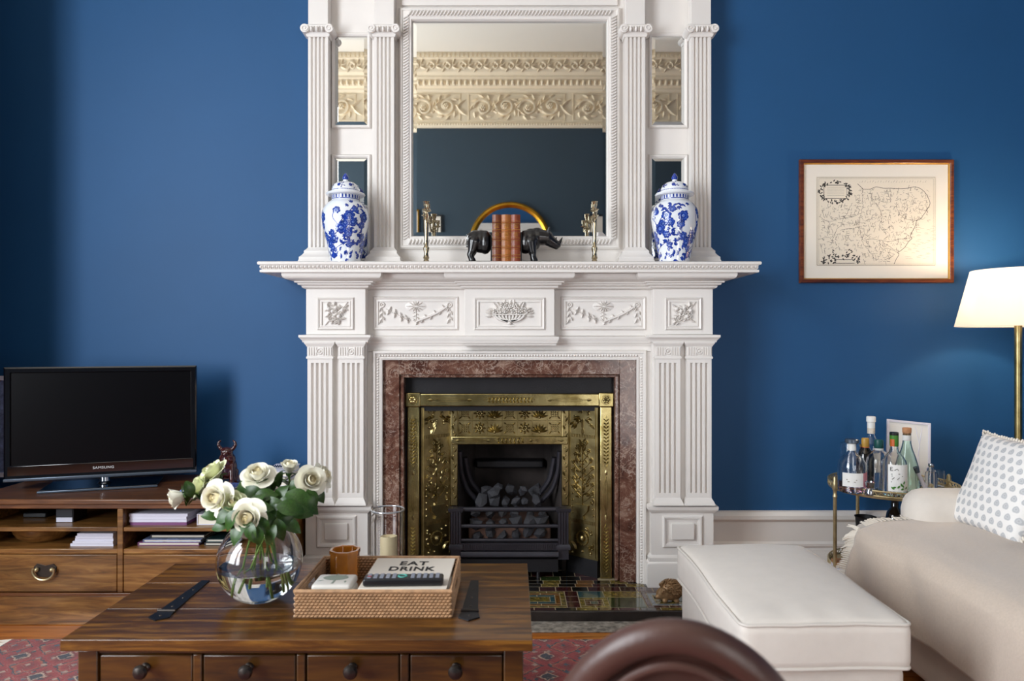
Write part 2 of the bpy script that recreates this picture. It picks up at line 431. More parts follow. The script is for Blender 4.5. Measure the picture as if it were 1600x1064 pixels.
def on_z(Z0): return lambda u, v, h: (u, v, Z0 + h)      # drawn on a top surface
# ================================================================== THE ROOM
XL, XR, YB, ZC = -2.75, 3.30, -1.0, 4.10
FC = -0.011                                            # centre line of the fireplace
mb = MB(); mb.box(XL - .3, FC - .49, YW, 4.0, 0, ZC).box(FC + .49, XR, YW, 4.0, 0, ZC).box(FC - .49, FC + .49, YW, 4.0, .985, ZC).box(FC - .49, FC + .49, 3.85, 4.0, 0, .985)
struct(mb, 'wall_front', 'blue', 'blue painted wall with the fireplace in it', 'wall')
DX = (1.0, 2.0, 2.12)                                  # doorway added in the unseen wall to hold the fill light
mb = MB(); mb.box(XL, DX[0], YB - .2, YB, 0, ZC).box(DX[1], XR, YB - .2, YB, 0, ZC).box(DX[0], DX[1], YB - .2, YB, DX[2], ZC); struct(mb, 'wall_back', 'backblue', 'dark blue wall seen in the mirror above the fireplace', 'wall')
mb = MB(); mb.box(XR, XR + .2, YB - .2, 4.0, 0, ZC); struct(mb, 'wall_right', 'blue', 'blue wall on the lamp side, out of frame', 'wall')
dr_ = struct(MB().sweep([(DX[0], 0), (DX[0], DX[2]), (DX[1], DX[2]), (DX[1], 0)], [(0, YB - .2), (0, YB + .03), (-.02, YB + .045), (-.09, YB + .04), (-.11, YB + .02), (-.11, YB), (-.0, YB)], lambda a, b, h: (a, h, b)), 'added_doorway', 'white', 'white architrave of the doorway added for fill light behind the camera', 'door')
# left wall with two tall openings; the shutters stand in deep reveals
W1 = (-.95, -.15); W2 = (.0, 1.52); WZ = (.55, 3.5)
mb = MB(); XO = XL - .3
mb.box(XO, XL, YB - .2, W1[0], 0, ZC).box(XO, XL, W1[1], W2[0], 0, ZC).box(XO, XL, W2[1], YW, 0, ZC)
mb.box(XL, -2.25, 2.76, 2.86, 0, ZC)                  # unseen pier, added to shade the corner from the window
for a, b in (W1, W2): mb.box(XO, XL, a, b, 0, WZ[0]).box(XO, XL, a, b, WZ[1], ZC)
struct(mb, 'wall_left', 'blue', 'blue window wall on the television side, out of frame', 'wall')
for i, (a, b) in enumerate((W1, W2)):
    w = bpy.data.objects.new('window_%d' % (i + 1), None); COL.objects.link(w); w.location = (XO + .05, a, WZ[0]); w['kind'] = 'structure'; w['label'] = 'tall white sash window in the left wall'; w['category'] = 'window'
    fr = MB(); fr.sweep([(a, WZ[0]), (b, WZ[0]), (b, WZ[1]), (a, WZ[1])], [(0, XO + .03), (0, XO + .08), (-.05, XO + .08), (-.05, XO + .03)], lambda p, q, h: (h, p, q), True)
    build(fr, 'window_frame', 'white', w)
    build(MB().box(XO + .03, XO + .08, a + .05, b - .05, 1.98, 2.05), 'meeting_rail', 'white', w)
    build(MB().box(XO + .045, XO + .065, (a + b) / 2 - .015, (a + b) / 2 + .015, WZ[0] + .05, WZ[1] - .05), 'glazing_bar', 'white', w)
mb = MB(); mb.box(XO, XR + .2, YB - .2, 4.0, ZC, ZC + .15); struct(mb, 'ceiling', 'ceil', 'cream ceiling seen in the mirror', 'ceiling')
fl = struct(MB().box(XO, XR + .2, YB - .2, 4.0, -.08, -.014), 'floor', 'slate', 'orange brown wooden floor showing between rug and hearth', 'floor')
# floorboards
pm = {}
y = YB; row = 0
while y < YW - .01:
    x = XL - random.random() * 1.2
    while x < XR:
        L = 1.6; x0 = max(x, XL) + .001; x1 = min(x + L, XR) - .001
        if x1 - x0 > .05:
            key = round(x1 - x0, 3)
            if key not in pm:
                me_o = build(MB().box(0, key, 0, .108, -.014, 0), 'plank', 'floorwood', fl, True); pm[key] = me_o.data; o = me_o
            else:
                o = bpy.data.objects.new('plank', pm[key]); COL.objects.link(o); o.parent = fl
            o.location = (x0, y, 0)
        x += L
    y += .11; row += 1
# skirting boards
def skirting(name, x0, x1, label):
    p = [(0, 0), (.034, 0), (.034, .125), (.028, .133), (.028, .142), (.020, .15), (.020, .155), (.03, .16), (.03, .172), (.022, .182), (.022, .272), (.03, .278), (.04, .288), (.04, .305), (.028, .318), (.02, .322), (0, .322)]
    mb = MB(); mb.sweep([(x0, YW), (x1, YW)], p); return struct(mb, name, 'white', label, 'baseboard')
skirting('baseboard_right', FC + .905, XR, 'tall white moulded skirting board right of the fireplace')
skirting('baseboard_left', XL, FC - .905, 'tall white moulded skirting board behind the television stand')
# ------------------------------------------------------------------ cornice and frieze of the far wall (seen in the mirror)
tr = struct(MB().sweep([(XR, YB), (XL, YB)], [(0, 3.385), (.035, 3.385), (.045, 3.40), (.045, 3.425), (.03, 3.44), (.03, 3.75), (.05, 3.76), (.06, 3.775), (.06, 3.79), (.10, 3.80), (.12, 3.865), (.14, 3.875), (.14, 3.90), (.18, 3.92), (.22, 4.03), (.25, 4.04), (.25, 4.10), (0, 4.10)]),
             'trim_1', 'plaster', 'deep cream plaster frieze and cornice seen in the mirror', 'trim')
def fmap(u, v, h): return (u, YB + .03 + h, v)
mb = MB(); UL = 1.06                                   # one panel of acanthus scroll
mb.strip(fmap, [(.02, 3.46), (UL - .02, 3.46), (UL - .02, 3.735), (.02, 3.735), (.02, 3.46)], .012, .01)
z0 = 3.597
for k, cxx in enumerate((.17, .41, .65, .89)):
    sg = 1 if k % 2 == 0 else -1
    pts = [(cxx + (.10 - .085 * i / 26) * math.cos(PI - sg * i * .34), z0 + sg * (-.01) + (.10 - .085 * i / 26) * math.sin(PI - sg * i * .34)) for i in range(27)]
    mb.strip(fmap, pts, .026, .03)
    mb.flower(fmap, cxx, z0 - sg * .01, .036, .035, 6)
    for j in range(9):
        a = j * .72 + k; mb.leaf(fmap, cxx + .095 * math.cos(a), z0 + .095 * math.sin(a), a + sg * .9, .075, .034, .03, .3 * sg)
    mb.leaf(fmap, cxx + .12, z0, sg * 1.1, .13, .04, .03, -.4 * sg); mb.leaf(fmap, cxx + .12, z0, -sg * 1.1, .12, .04, .03, .4 * sg)
pan = build(mb, 'acanthus_panel', 'plaster', tr)
xs = [-2.70 + i * (UL + .05) for i in range(6)]
pan.location.x = xs[0]
for x in xs[1:]:
    c = pan.copy(); COL.objects.link(c); c.location.x = x
mb = MB(); x = XL + .03                                # egg and dart, bead and upper scroll, too small to pick apart
while x < XR:
    mb.dome(lambda u, v, h: (u, YB + .105 + h, v), x, 3.832, .022, .03, 6, .036); mb.leaf(lambda u, v, h: (u, YB + .105 + h, v), x + .031, 3.86, -PI / 2, .055, .014, .02)
    x += .062
x = XL + .02
while x < XR:
    mb.dome(lambda u, v, h: (u, YB + .045 + h, v), x, 3.413, .009, .010, 5); x += .028
x = XL + .02
while x < XR:
    mb.box(x, x + .025, YB + .25, YB + .262, 4.052, 4.078); x += .045
def up(u, v, h): t = (v - 3.92) / .11; return (u, YB + .185 + .04 * t + h, v)
x = XL + .1
while x < XR - .1:
    mb.strip(up, arc(x, 3.972, .045, PI, -1.5 * PI, 9, .012), .014, .02)
    for a in (-.7, .1, .8, 2.3): mb.leaf(up, x + .04, 3.972, a, .075, .028, .022, .3)
    mb.leaf(up, x - .03, 3.95, -2.2, .05, .026, .022); x += .165
build(mb, 'enrichment_bands', 'plaster', tr, kind='stuff')

# ================================================================== MANTELPIECE
HZ = .042                                              # top of the hearth
mp_ = thing('mantelpiece', 'large white carved mantelpiece with fluted jambs and long shelf', 'mantelpiece', (FC, 3.3, HZ))
YBk, YFr, YJ = 3.16, 3.215, 3.18
def B(name, x0, x1, y0, y1, z0, z1, mat='white', par=mp_, bev=.002): return build(MB().box(x0, x1, y0, y1, z0, z1), name, mat, par, bev=bev)
# jambs
for s in (-1, 1):
    xo, xi = FC + s * .889, FC + s * .629; a, b = min(xo, xi), max(xo, xi)
    B('jamb', a, b, YJ, YW, HZ, 1.15)
    # base and plinth
    pth = [(a, YW), (a, YJ), (b, YJ), (b, YFr + .02)]
    build(MB().sweep(pth, [(0, HZ), (.026, HZ), (.026, .142), (.022, .15), (.018, .152), (.018, .168), (.008, .178), (0, .182)]), 'jamb_foot', 'white', mp_)
    build(MB().sweep(pth, [(0, .18), (.006, .18), (.006, .362), (0, .366)]), 'plinth', 'white', mp_)
    build(MB().sweep(pth, [(0, .362), (.008, .362), (.012, .368), (.022, .378), (.024, .384), (.024, .394), (.010, .400), (0, .402)]), 'plinth_cap', 'white', mp_)
    pa, pb = a + .042, b - .042; fy = on_y(YJ - .006)
    build(MB().sweep([(pa, .212), (pb, .212), (pb, .352), (pa, .352)], [(0, 0), (0, .004), (-.006, .010), (-.012, .008), (-.018, .003), (-.022, .003), (-.022, 0)], fy, True), 'plinth_panel_moulding', 'white', mp_)
    B('plinth_tablet', pa + .038, pb - .038, YJ - .018, YJ, .248, .318)
    # two fluted pilasters
    for j in (0, 1):
        w = .108; x0 = a + .008 + j * (b - a - .016 - w); x1 = x0 + w
        prof = [(x0, YJ)]; prof += [(x0, YJ - .026)]
        for g in range(4):
            gc = x0 + w * (.5 + (g - 1.5) * .2); gw = .0065
            prof += [(gc - gw, YJ - .026), (gc - gw * .6, YJ - .016), (gc, YJ - .013), (gc + gw * .6, YJ - .016), (gc + gw, YJ - .026)]
        prof += [(x1, YJ - .026), (x1, YJ)]
        build(MB().prism(prof, lambda u, v, h: (u, v, h), .455, 1.022), 'fluted_shaft', 'white', mp_, sharp=30)
        B('shaft_top', x0, x1, YJ - .026, YJ, 1.022, 1.042, bev=0); B('shaft_bottom', x0, x1, YJ - .026, YJ, .432, .455, bev=0)
        pp = [(x0, YJ), (x0, YJ - .026), (x1, YJ - .026), (x1, YJ)]
        build(MB().sweep(pp, [(0, .402), (.013, .402), (.013, .408), (.009, .418), (.003, .428), (0, .434)]), 'pilaster_base', 'white', mp_)
        build(MB().sweep(pp, [(0, 1.04), (.004, 1.04), (.005, 1.046), (.004, 1.05), (0, 1.052)]), 'pilaster_neck', 'white', mp_)
        cap = MB().box(x0 - .001, x1 + .001, YJ - .028, YJ, 1.05, 1.094)
        for q in range(10):
            if q in (4, 5): continue
            xx = x0 + .006 + q * (w - .012) / 9; cap.box(xx - .0025, xx + .0025, YJ - .032, YJ - .028, 1.056, 1.09)
        build(cap, 'pilaster_capital', 'white', mp_)
        r = MB(); f2 = on_y(YJ - .028); r.ring(f2, (x0 + x1) / 2, 1.073, .012, .006, .006); r.dome(f2, (x0 + x1) / 2, 1.073, .007, .007); build(r, 'capital_rosette', 'white', mp_)
        build(MB().sweep(pp, [(0, 1.094), (.004, 1.094), (.006, 1.100), (.012, 1.108), (.012, 1.114), (0, 1.114)]), 'abacus', 'white', mp_)
    build(MB().sweep([(a, YW), (a, YJ - .02), (b, YJ - .02), (b, YFr)], [(-.01, 1.112), (.012, 1.112), (.014, 1.120), (.022, 1.130), (.026, 1.134), (.026, 1.144), (-.01, 1.146)]), 'jamb_cornice', 'white', mp_)
    # corner block with carved sprig
    B('frieze_block', a, b, YBk, YW, 1.146, 1.41)
    ba, bb = a + .05, b - .05; fb = on_y(YBk)
    build(MB().sweep([(ba, 1.166), (bb, 1.166), (bb, 1.308), (ba, 1.308)], [(0, 0), (0, .003), (-.004, .009), (-.009, .006), (-.012, .002), (-.016, .006), (-.02, .006), (-.02, 0)], fb, True), 'block_panel_moulding', 'white', mp_)
    r = MB(); ca, cv = (ba + bb) / 2, 1.237
    pts = [(ca - .048, cv - .05), (ca - .02, cv - .018), (ca + .02, cv + .015), (ca + .05, cv + .05)]
    r.strip(fb, spline(pts), .008, .008)
    for t in range(58):
        k = random.random(); u = ca + random.uniform(-.036, .036); v = cv + random.uniform(-.038, .038)
        r.leaf(fb, u, v, random.choice((.8, .3, 1.4, -.3, 2.2, 3.6, 4.4)) + random.uniform(-.2, .2), .024, .012, .014, random.uniform(-.3, .3))
    for u, v in ((-.012, .01), (.015, -.012), (.002, .026), (-.03, .02), (.03, .014)): r.dome(fb, ca + u, cv + v, .011, .018, 9)
    build(r, 'carved_sprig', 'white', mp_)
# frieze between the blocks, central tablet
B('frieze_board', FC - .64, FC + .64, YFr, YW, 1.07, 1.41)
TA, TB = FC - .197, FC + .197
B('frieze_tablet', TA, TB, YBk + .005, YFr + .02, 1.14, 1.41)
build(MB().sweep([(FC - .63, YFr), (TA, YFr), (TA, YBk + .005), (TB, YBk + .005), (TB, YFr), (FC + .63, YFr)], [(-.01, 1.098), (.006, 1.098), (.008, 1.106), (.012, 1.110), (.012, 1.116), (.018, 1.124), (.018, 1.136), (.005, 1.142), (-.01, 1.142)]), 'frieze_string_course', 'white', mp_)
ft = on_y(YBk + .005)
build(MB().sweep([(TA + .042, 1.166), (TB - .042, 1.166), (TB - .042, 1.308), (TA + .042, 1.308)], [(0, 0), (0, .003), (-.004, .009), (-.009, .006), (-.012, .002), (-.016, .006), (-.02, .006), (-.02, 0)], ft, True), 'tablet_panel_moulding', 'white', mp_)
r = MB()                                                # carved basket of flowers
r.dome(ft, FC, 1.184, .034, .010, 14, .006); r.dome(ft, FC, 1.197, .010, .014, 10, .010)
for q in range(9): t_ = (q - 4) / 4; r.strip(ft, spline([(FC + t_ * .012, 1.203), (FC + t_ * .044, 1.212), (FC + t_ * .064, 1.230)], 4), .013, .016)
r.strip(ft, [(FC - .070, 1.233), (FC + .070, 1.233)], .007, .018)
for i in range(17):
    a = PI * (i + .5) / 17; rr = random.uniform(.3, 1); r.flower(ft, FC + .082 * rr * math.cos(a), 1.240 + .042 * rr * math.sin(a), .015, .018, 5, i)
for i in range(15):
    a = -.25 + (PI + .5) * i / 14; r.leaf(ft, FC + .075 * math.cos(a), 1.235 + .035 * math.sin(a), a + random.uniform(-.4, .4), .034, .016, .013)
build(r, 'carved_flower_basket', 'white', mp_)
fz = on_y(YFr)
for s in (-1, 1):
    a, b = sorted((FC + s * .228, FC + s * .605)); 
    build(MB().sweep([(a, 1.166), (b, 1.166), (b, 1.315), (a, 1.315)], [(0, 0), (0, .003), (-.004, .009), (-.009, .006), (-.013, .002), (-.017, .005), (-.022, .005), (-.022, 0)], fz, True), 'frieze_panel_moulding', 'white', mp_)
    c = (a + b) / 2; r = MB()
    for e in (-1, 1):
        u = c + e * .15; r.ring(fz, u, 1.279, .010, .006, .007); r.dome(fz, u, 1.279, .005, .008, 6)
        for q in range(5): r.leaf(fz, u + (q % 2 - .5) * .004, 1.268 - q * .013, -PI / 2 + (q % 2 - .5) * .9, .024, .012, .012)
        r.strip(fz, [(u, 1.27), (u, 1.2)], .004, .005)
    r.dome(fz, c, 1.272, .048, .006, 18, .026)
    for q in range(12):
        a_ = 2 * PI * q / 12; r.leaf(fz, c, 1.272, a_, .045 * (1 - .45 * abs(math.sin(a_))), .012, .013)
    r.strip(fz, [(c, 1.25), (c, 1.205)], .004, .005)
    for q in range(6): r.leaf(fz, c, 1.248 - q * .008, -PI / 2 + (q % 2 - .5) * 2.2, .016, .007, .007)
    # on the right of each panel a solid swag, on the left loose husks
    sw = spline([(c + .14, 1.272), (c + .09, 1.24), (c + .03, 1.215), (c, 1.203)]); r.strip(fz, sw, .011, .013)
    for q in range(0, len(sw), 2): r.leaf(fz, sw[q][0], sw[q][1], 2.2 if q % 4 else -1.9, .020, .011, .012)
    for q, (u, v) in enumerate(((-.118, 1.252), (-.092, 1.24), (-.064, 1.225), (-.038, 1.217))):
        r.flower(fz, c + u, v, .008, .012, 5, q); r.leaf(fz, c + u, v, 1.2 + q * .3, .022, .011, .012); r.leaf(fz, c + u, v, -2.0 + q * .2, .022, .011, .012); r.strip(fz, [(c + u - .014, v + .008), (c + u + .014, v - .008)], .004, .007)
    build(r, 'carved_swag', 'white', mp_)
# cornice under the shelf, breaking forward over blocks and tablet
bo, bi = .889, .629
path = [(FC - bo, YW), (FC - bo, YBk), (FC - bi, YBk), (FC - bi, YFr), (TA, YFr), (TA, YBk + .005), (TB, YBk + .005), (TB, YFr), (FC + bi, YFr), (FC + bi, YBk), (FC + bo, YBk), (FC + bo, YW)]
build(MB().sweep(path, [(-.01, 1.409), (.082, 1.409), (.082, 1.399), (.078, 1.390), (.066, 1.382), (.046, 1.379), (.040, 1.377), (.040, 1.371), (.030, 1.369), (.028, 1.362), (.016, 1.358), (.014, 1.351), (.006, 1.346), (0, 1.344), (-.01, 1.344)]), 'bed_cornice', 'white', mp_)
# shelf
SX = 1.066; SY = 3.055
spath = [(FC - SX + .02, YW), (FC - SX + .02, SY + .02), (FC + SX - .02, SY + .02), (FC + SX - .02, YW)]
B('shelf_board', FC - SX + .02, FC + SX - .02, SY + .02, YW, 1.410, 1.4545, bev=0)
build(MB().sweep(spath, [(-.01, 1.4085), (.010, 1.4085), (.012, 1.411), (.012, 1.419), (.005, 1.422), (.007, 1.424), (.011, 1.440), (.018, 1.441), (.020, 1.445), (.020, 1.452), (.016, 1.455), (-.01, 1.455)]), 'shelf_edge_moulding', 'white', mp_)
r = MB(); x = FC - SX + .012; es = lambda u, v, h: (u, SY + .013 - h - (v - 1.424) * .25, v)
while x < FC + SX - .01:
    r.dome(es, x, 1.4315, .0065, .006, 6, .0075); r.box(x + .0078, x + .0094, SY + .006, SY + .016, 1.4245, 1.4385); x += .0172
build(r, 'shelf_egg_and_dart', 'white', mp_, kind='stuff')
# moulded frame round the opening, with a beaded band
OX, OZ = .565, 1.034
opath = [(FC - OX, HZ), (FC - OX, OZ), (FC + OX, OZ), (FC + OX, HZ)]
B('inner_stile', FC - .64, FC - OX - .002, YFr, YW, HZ, 1.0695); B('inner_stile', FC + OX + .002, FC + .64, YFr, YW, HZ, 1.0695)
build(MB().sweep(opath, [(0, YFr + .05), (0, YFr - .004), (-.008, YFr - .008), (-.012, YFr - .004), (-.026, YFr - .010), (-.030, YFr - .016), (-.038, YFr - .016), (-.042, YFr - .008), (-.046, YFr + .004), (-.046, YFr + .05)], lambda a, b, h: (a, h, b)), 'opening_moulding', 'white', mp_)
r = MB()
x = FC - OX - .01
while x < FC + OX + .01:
    r.dome(on_y(YFr - .006), x, OZ + .019, .0055, .007, 5, .006); x += .0125
for s in (-1, 1):
    z = HZ + .01
    while z < OZ + .01:
        r.dome(on_y(YFr - .006), FC + s * (OX + .019), z, .006, .007, 5, .0055); z += .0125
build(r, 'opening_beading', 'white', mp_, kind='stuff')
# marble slips
MI, MZ = .492, .968
for s in (-1, 1):
    a, b = sorted((FC + s * OX, FC + s * MI))
    sl = B('marble_slip', a, b, YFr + .012, YFr + .06, HZ, OZ, 'marble'); sl['label'] = 'upright red brown marble slip'
    a, b = sorted((FC + s * MI, FC + s * (MI - .02)))
    build(MB().box(a, b, YFr + .022, YFr + .07, HZ, MZ), 'marble_bead', 'marble', mp_, bev=.006)
B('marble_slip', FC - MI, FC + MI, YFr + .012, YFr + .06, MZ, OZ, 'marble')['label'] = 'red brown marble lintel slip'
build(MB().box(FC - MI, FC + MI, YFr + .022, YFr + .07, MZ - .014, MZ), 'marble_bead', 'marble', mp_, bev=.005)

# ================================================================== OVERMANTEL
om = thing('overmantel', 'white carved overmantel with fluted columns and mirror panels above shelf', 'overmantel', (FC, 3.36, 1.455))
OT = 2.98; YP = 3.362
B('back_board', FC - .92, FC + .92, YP, YW, 1.455, OT, par=om)
B('top_rail', FC - .5, FC + .5, YP - .014, YP, 2.672, OT, par=om)
build(MB().sweep([(FC - .92, YW), (FC - .92, 3.30), (FC + .92, 3.30), (FC + .92, YW)], [(-.1, OT - .02), (.03, OT - .02), (.05, OT + .02), (.09, OT + .05), (.09, OT + .07), (-.1, OT + .07)]), 'top_cornice', 'white', om)
PY = 3.302
for s in (-1, 1):
    for (h0, h1) in ((.92, .829), (.619, .528)):
        a, b = sorted((FC + s * h0, FC + s * h1)); w = b - a
        prof = [(a, YP), (a, PY)]
        for g in range(4):
            gc = a + w * (.5 + (g - 1.5) * .2); gw = .0058
            prof += [(gc - gw, PY), (gc - gw * .6, PY + .008), (gc, PY + .011), (gc + gw * .6, PY + .008), (gc + gw, PY)]
        prof += [(b, PY), (b, YP)]
        build(MB().prism(prof, lambda u, v, h: (u, v, h), 1.545, 2.515), 'fluted_column', 'white', om, sharp=30)
        pp = [(a, YP), (a, PY), (b, PY), (b, YP)]
        B('column_foot', a, b, PY, YP, 1.455, 1.546, par=om, bev=0)
        build(MB().sweep(pp, [(-.005, 1.455), (.040, 1.455), (.038, 1.475), (.033, 1.488), (.033, 1.498), (.024, 1.506), (.015, 1.518), (.015, 1.528), (.007, 1.536), (0, 1.546), (-.005, 1.546)]), 'column_base', 'white', om)
        B('column_block', a, b, PY, YP, 2.54, OT, par=om)
        # ionic capital: cushion, two scrolls, egg carving
        cm = (a + b) / 2
        build(MB().sweep(pp, [(-.005, 2.505), (.004, 2.505), (.008, 2.512), (.010, 2.528), (.016, 2.534), (.022, 2.550), (.018, 2.556), (-.005, 2.556)]), 'capital', 'white', om)
        for e in (-1, 1):
            v = MB(); ux = cm + e * (w / 2 + .010)
            v.tube([(ux, PY - .026, 2.536), (ux, YP - .005, 2.536)], .0195, 16)
            v.strip(on_y(PY - .025), arc(ux, 2.536, .016, 0, 2.6 * PI * e, 16, .003), .005, .005)
            build(v, 'volute', 'white', om)
        v = MB()
        for q in range(3): v.dome(on_y(PY - .020), cm + (q - 1) * .024, 2.533, .008, .012, 7, .014); 
        for q in range(4): v.leaf(on_y(PY - .020), cm + (q - 1.5) * .024, 2.549, -PI / 2, .030, .006, .008)
        build(v, 'capital_carving', 'white', om)
    # framed side mirrors, bevelled
    a, b = sorted((FC + s * .812, FC + s * .660))
    for (z0, z1, nm) in ((2.120, 2.533, 'upper'), (1.500, 1.968, 'lower')):
        build(MB().sweep([(a, z0), (b, z0), (b, z1), (a, z1)], [(.016, 0), (.016, .006), (.011, .013), (.006, .013), (0, .008), (-.001, 0)], on_y(YP), True), 'side_mirror_frame', 'white', om)
        g = MB(); f = on_y(YP); e = .016
        g.add([f(a, z0, .001), f(b, z0, .001), f(b, z1, .001), f(a, z1, .001), f(a + e, z0 + e, .0032), f(b - e, z0 + e, .0032), f(b - e, z1 - e, .0032), f(a + e, z1 - e, .0032)],
              [(0, 1, 5, 4), (1, 2, 6, 5), (2, 3, 7, 6), (3, 0, 4, 7), (4, 5, 6, 7)])
        build(g, 'side_mirror', 'mirror', om, sharp=1)
# large mirror
a, b, z0, z1 = FC - .4515, FC + .4515, 1.603, 2.602
build(MB().sweep([(a, z0), (b, z0), (b, z1), (a, z1)], [(.060, 0), (.060, .014), (.052, .022), (.046, .022), (.042, .017), (.014, .026), (.010, .022), (.004, .022), (0, .016), (0, 0)], on_y(YP), True), 'mirror_frame', 'white', om)
r = MB()
def bar(u0, v0, u1, v1): r.strip(lambda u, v, h: (u, YP - .021 - h, v), [(u0, v0), ((u0 + u1) / 2, (v0 + v1) / 2), (u1, v1)], .0095, .013)
n = 58
for i in range(n):
    u = a - .01 + (b - a + .02) * i / (n - 1)
    bar(u - .006, z1 + .017, u + .006, z1 + .039); bar(u - .006, z0 - .039, u + .006, z0 - .017)
for i in range(76):
    v = z0 - .01 + (z1 - z0 + .02) * i / 75
    bar(a - .039, v - .006, a - .017, v + .006); bar(b + .017, v - .006, b + .039, v + .006)
build(r, 'mirror_rope_carving', 'white', om, kind='stuff')
g = MB(); f = on_y(YP); e = .02
g.add([f(a, z0, .002), f(b, z0, .002), f(b, z1, .002), f(a, z1, .002), f(a + e, z0 + e, .0036), f(b - e, z0 + e, .0036), f(b - e, z1 - e, .0036), f(a + e, z1 - e, .0036)], [(0, 1, 5, 4), (1, 2, 6, 5), (2, 3, 7, 6), (3, 0, 4, 7), (4, 5, 6, 7)])
build(g, 'mirror_glass', 'mirror', om, sharp=1)

# ================================================================== CAST IRON AND BRASS INSERT
ins = thing('fireplace_insert', 'brass and black cast iron fireplace insert with embossed panels', 'fireplace', (FC, 3.4, HZ))
YI = 3.268
bp = MB(); bp.box(FC - .49, FC + .49, YI + .022, YI + .035, .80, .98).box(FC - .49, FC - .40, YI + .022, YI + .035, HZ, .80).box(FC + .40, FC + .49, YI + .022, YI + .035, HZ, .80)
build(bp, 'iron_back_plate', 'iron', ins)
B('brass_top_bar', FC - .469, FC + .469, YI, YI + .022, .822, .880, 'brass', ins, .005)
f = on_y(YI)
def bar_ornament(mbx, mp, u, v, L, vert, kind):
    def q(a, b, h): return mp(u + b, v + a, h) if vert else mp(u + a, v + b, h)
    if kind == 0:
        for e in (-1, 1): mbx.strip(q, [(-L / 2, 0), (-L / 4, e * .008), (L / 4, e * .008), (L / 2, 0)], .004, .004)
        mbx.strip(q, [(-L * .62, 0), (L * .62, 0)], .004, .004); mbx.leaf(q, L * .5, 0, 0, L * .18, .014, .004); mbx.leaf(q, -L * .5, 0, PI, L * .18, .014, .004)
    else:
        for e in (-1, 1): mbx.strip(q, [(-L / 2, 0), (-L * .36, e * .013), (L * .36, e * .013), (L / 2, 0)], .004, .004)
        n = int(L / .018)
        for i in range(n):
            t = -L * .4 + L * .8 * i / (n - 1)
            for e in (-1, 1): mbx.leaf(q, t, 0, e * .9, .016, .008, .006)
            mbx.dome(q, t, 0, .0045, .006, 5)
r = MB(); bar_ornament(r, f, FC, .851, .24, False, 1)
for e in (-1, 1): bar_ornament(r, f, FC + e * .27, .851, .15, False, 0)
build(r, 'top_bar_ornament', 'brass', ins)
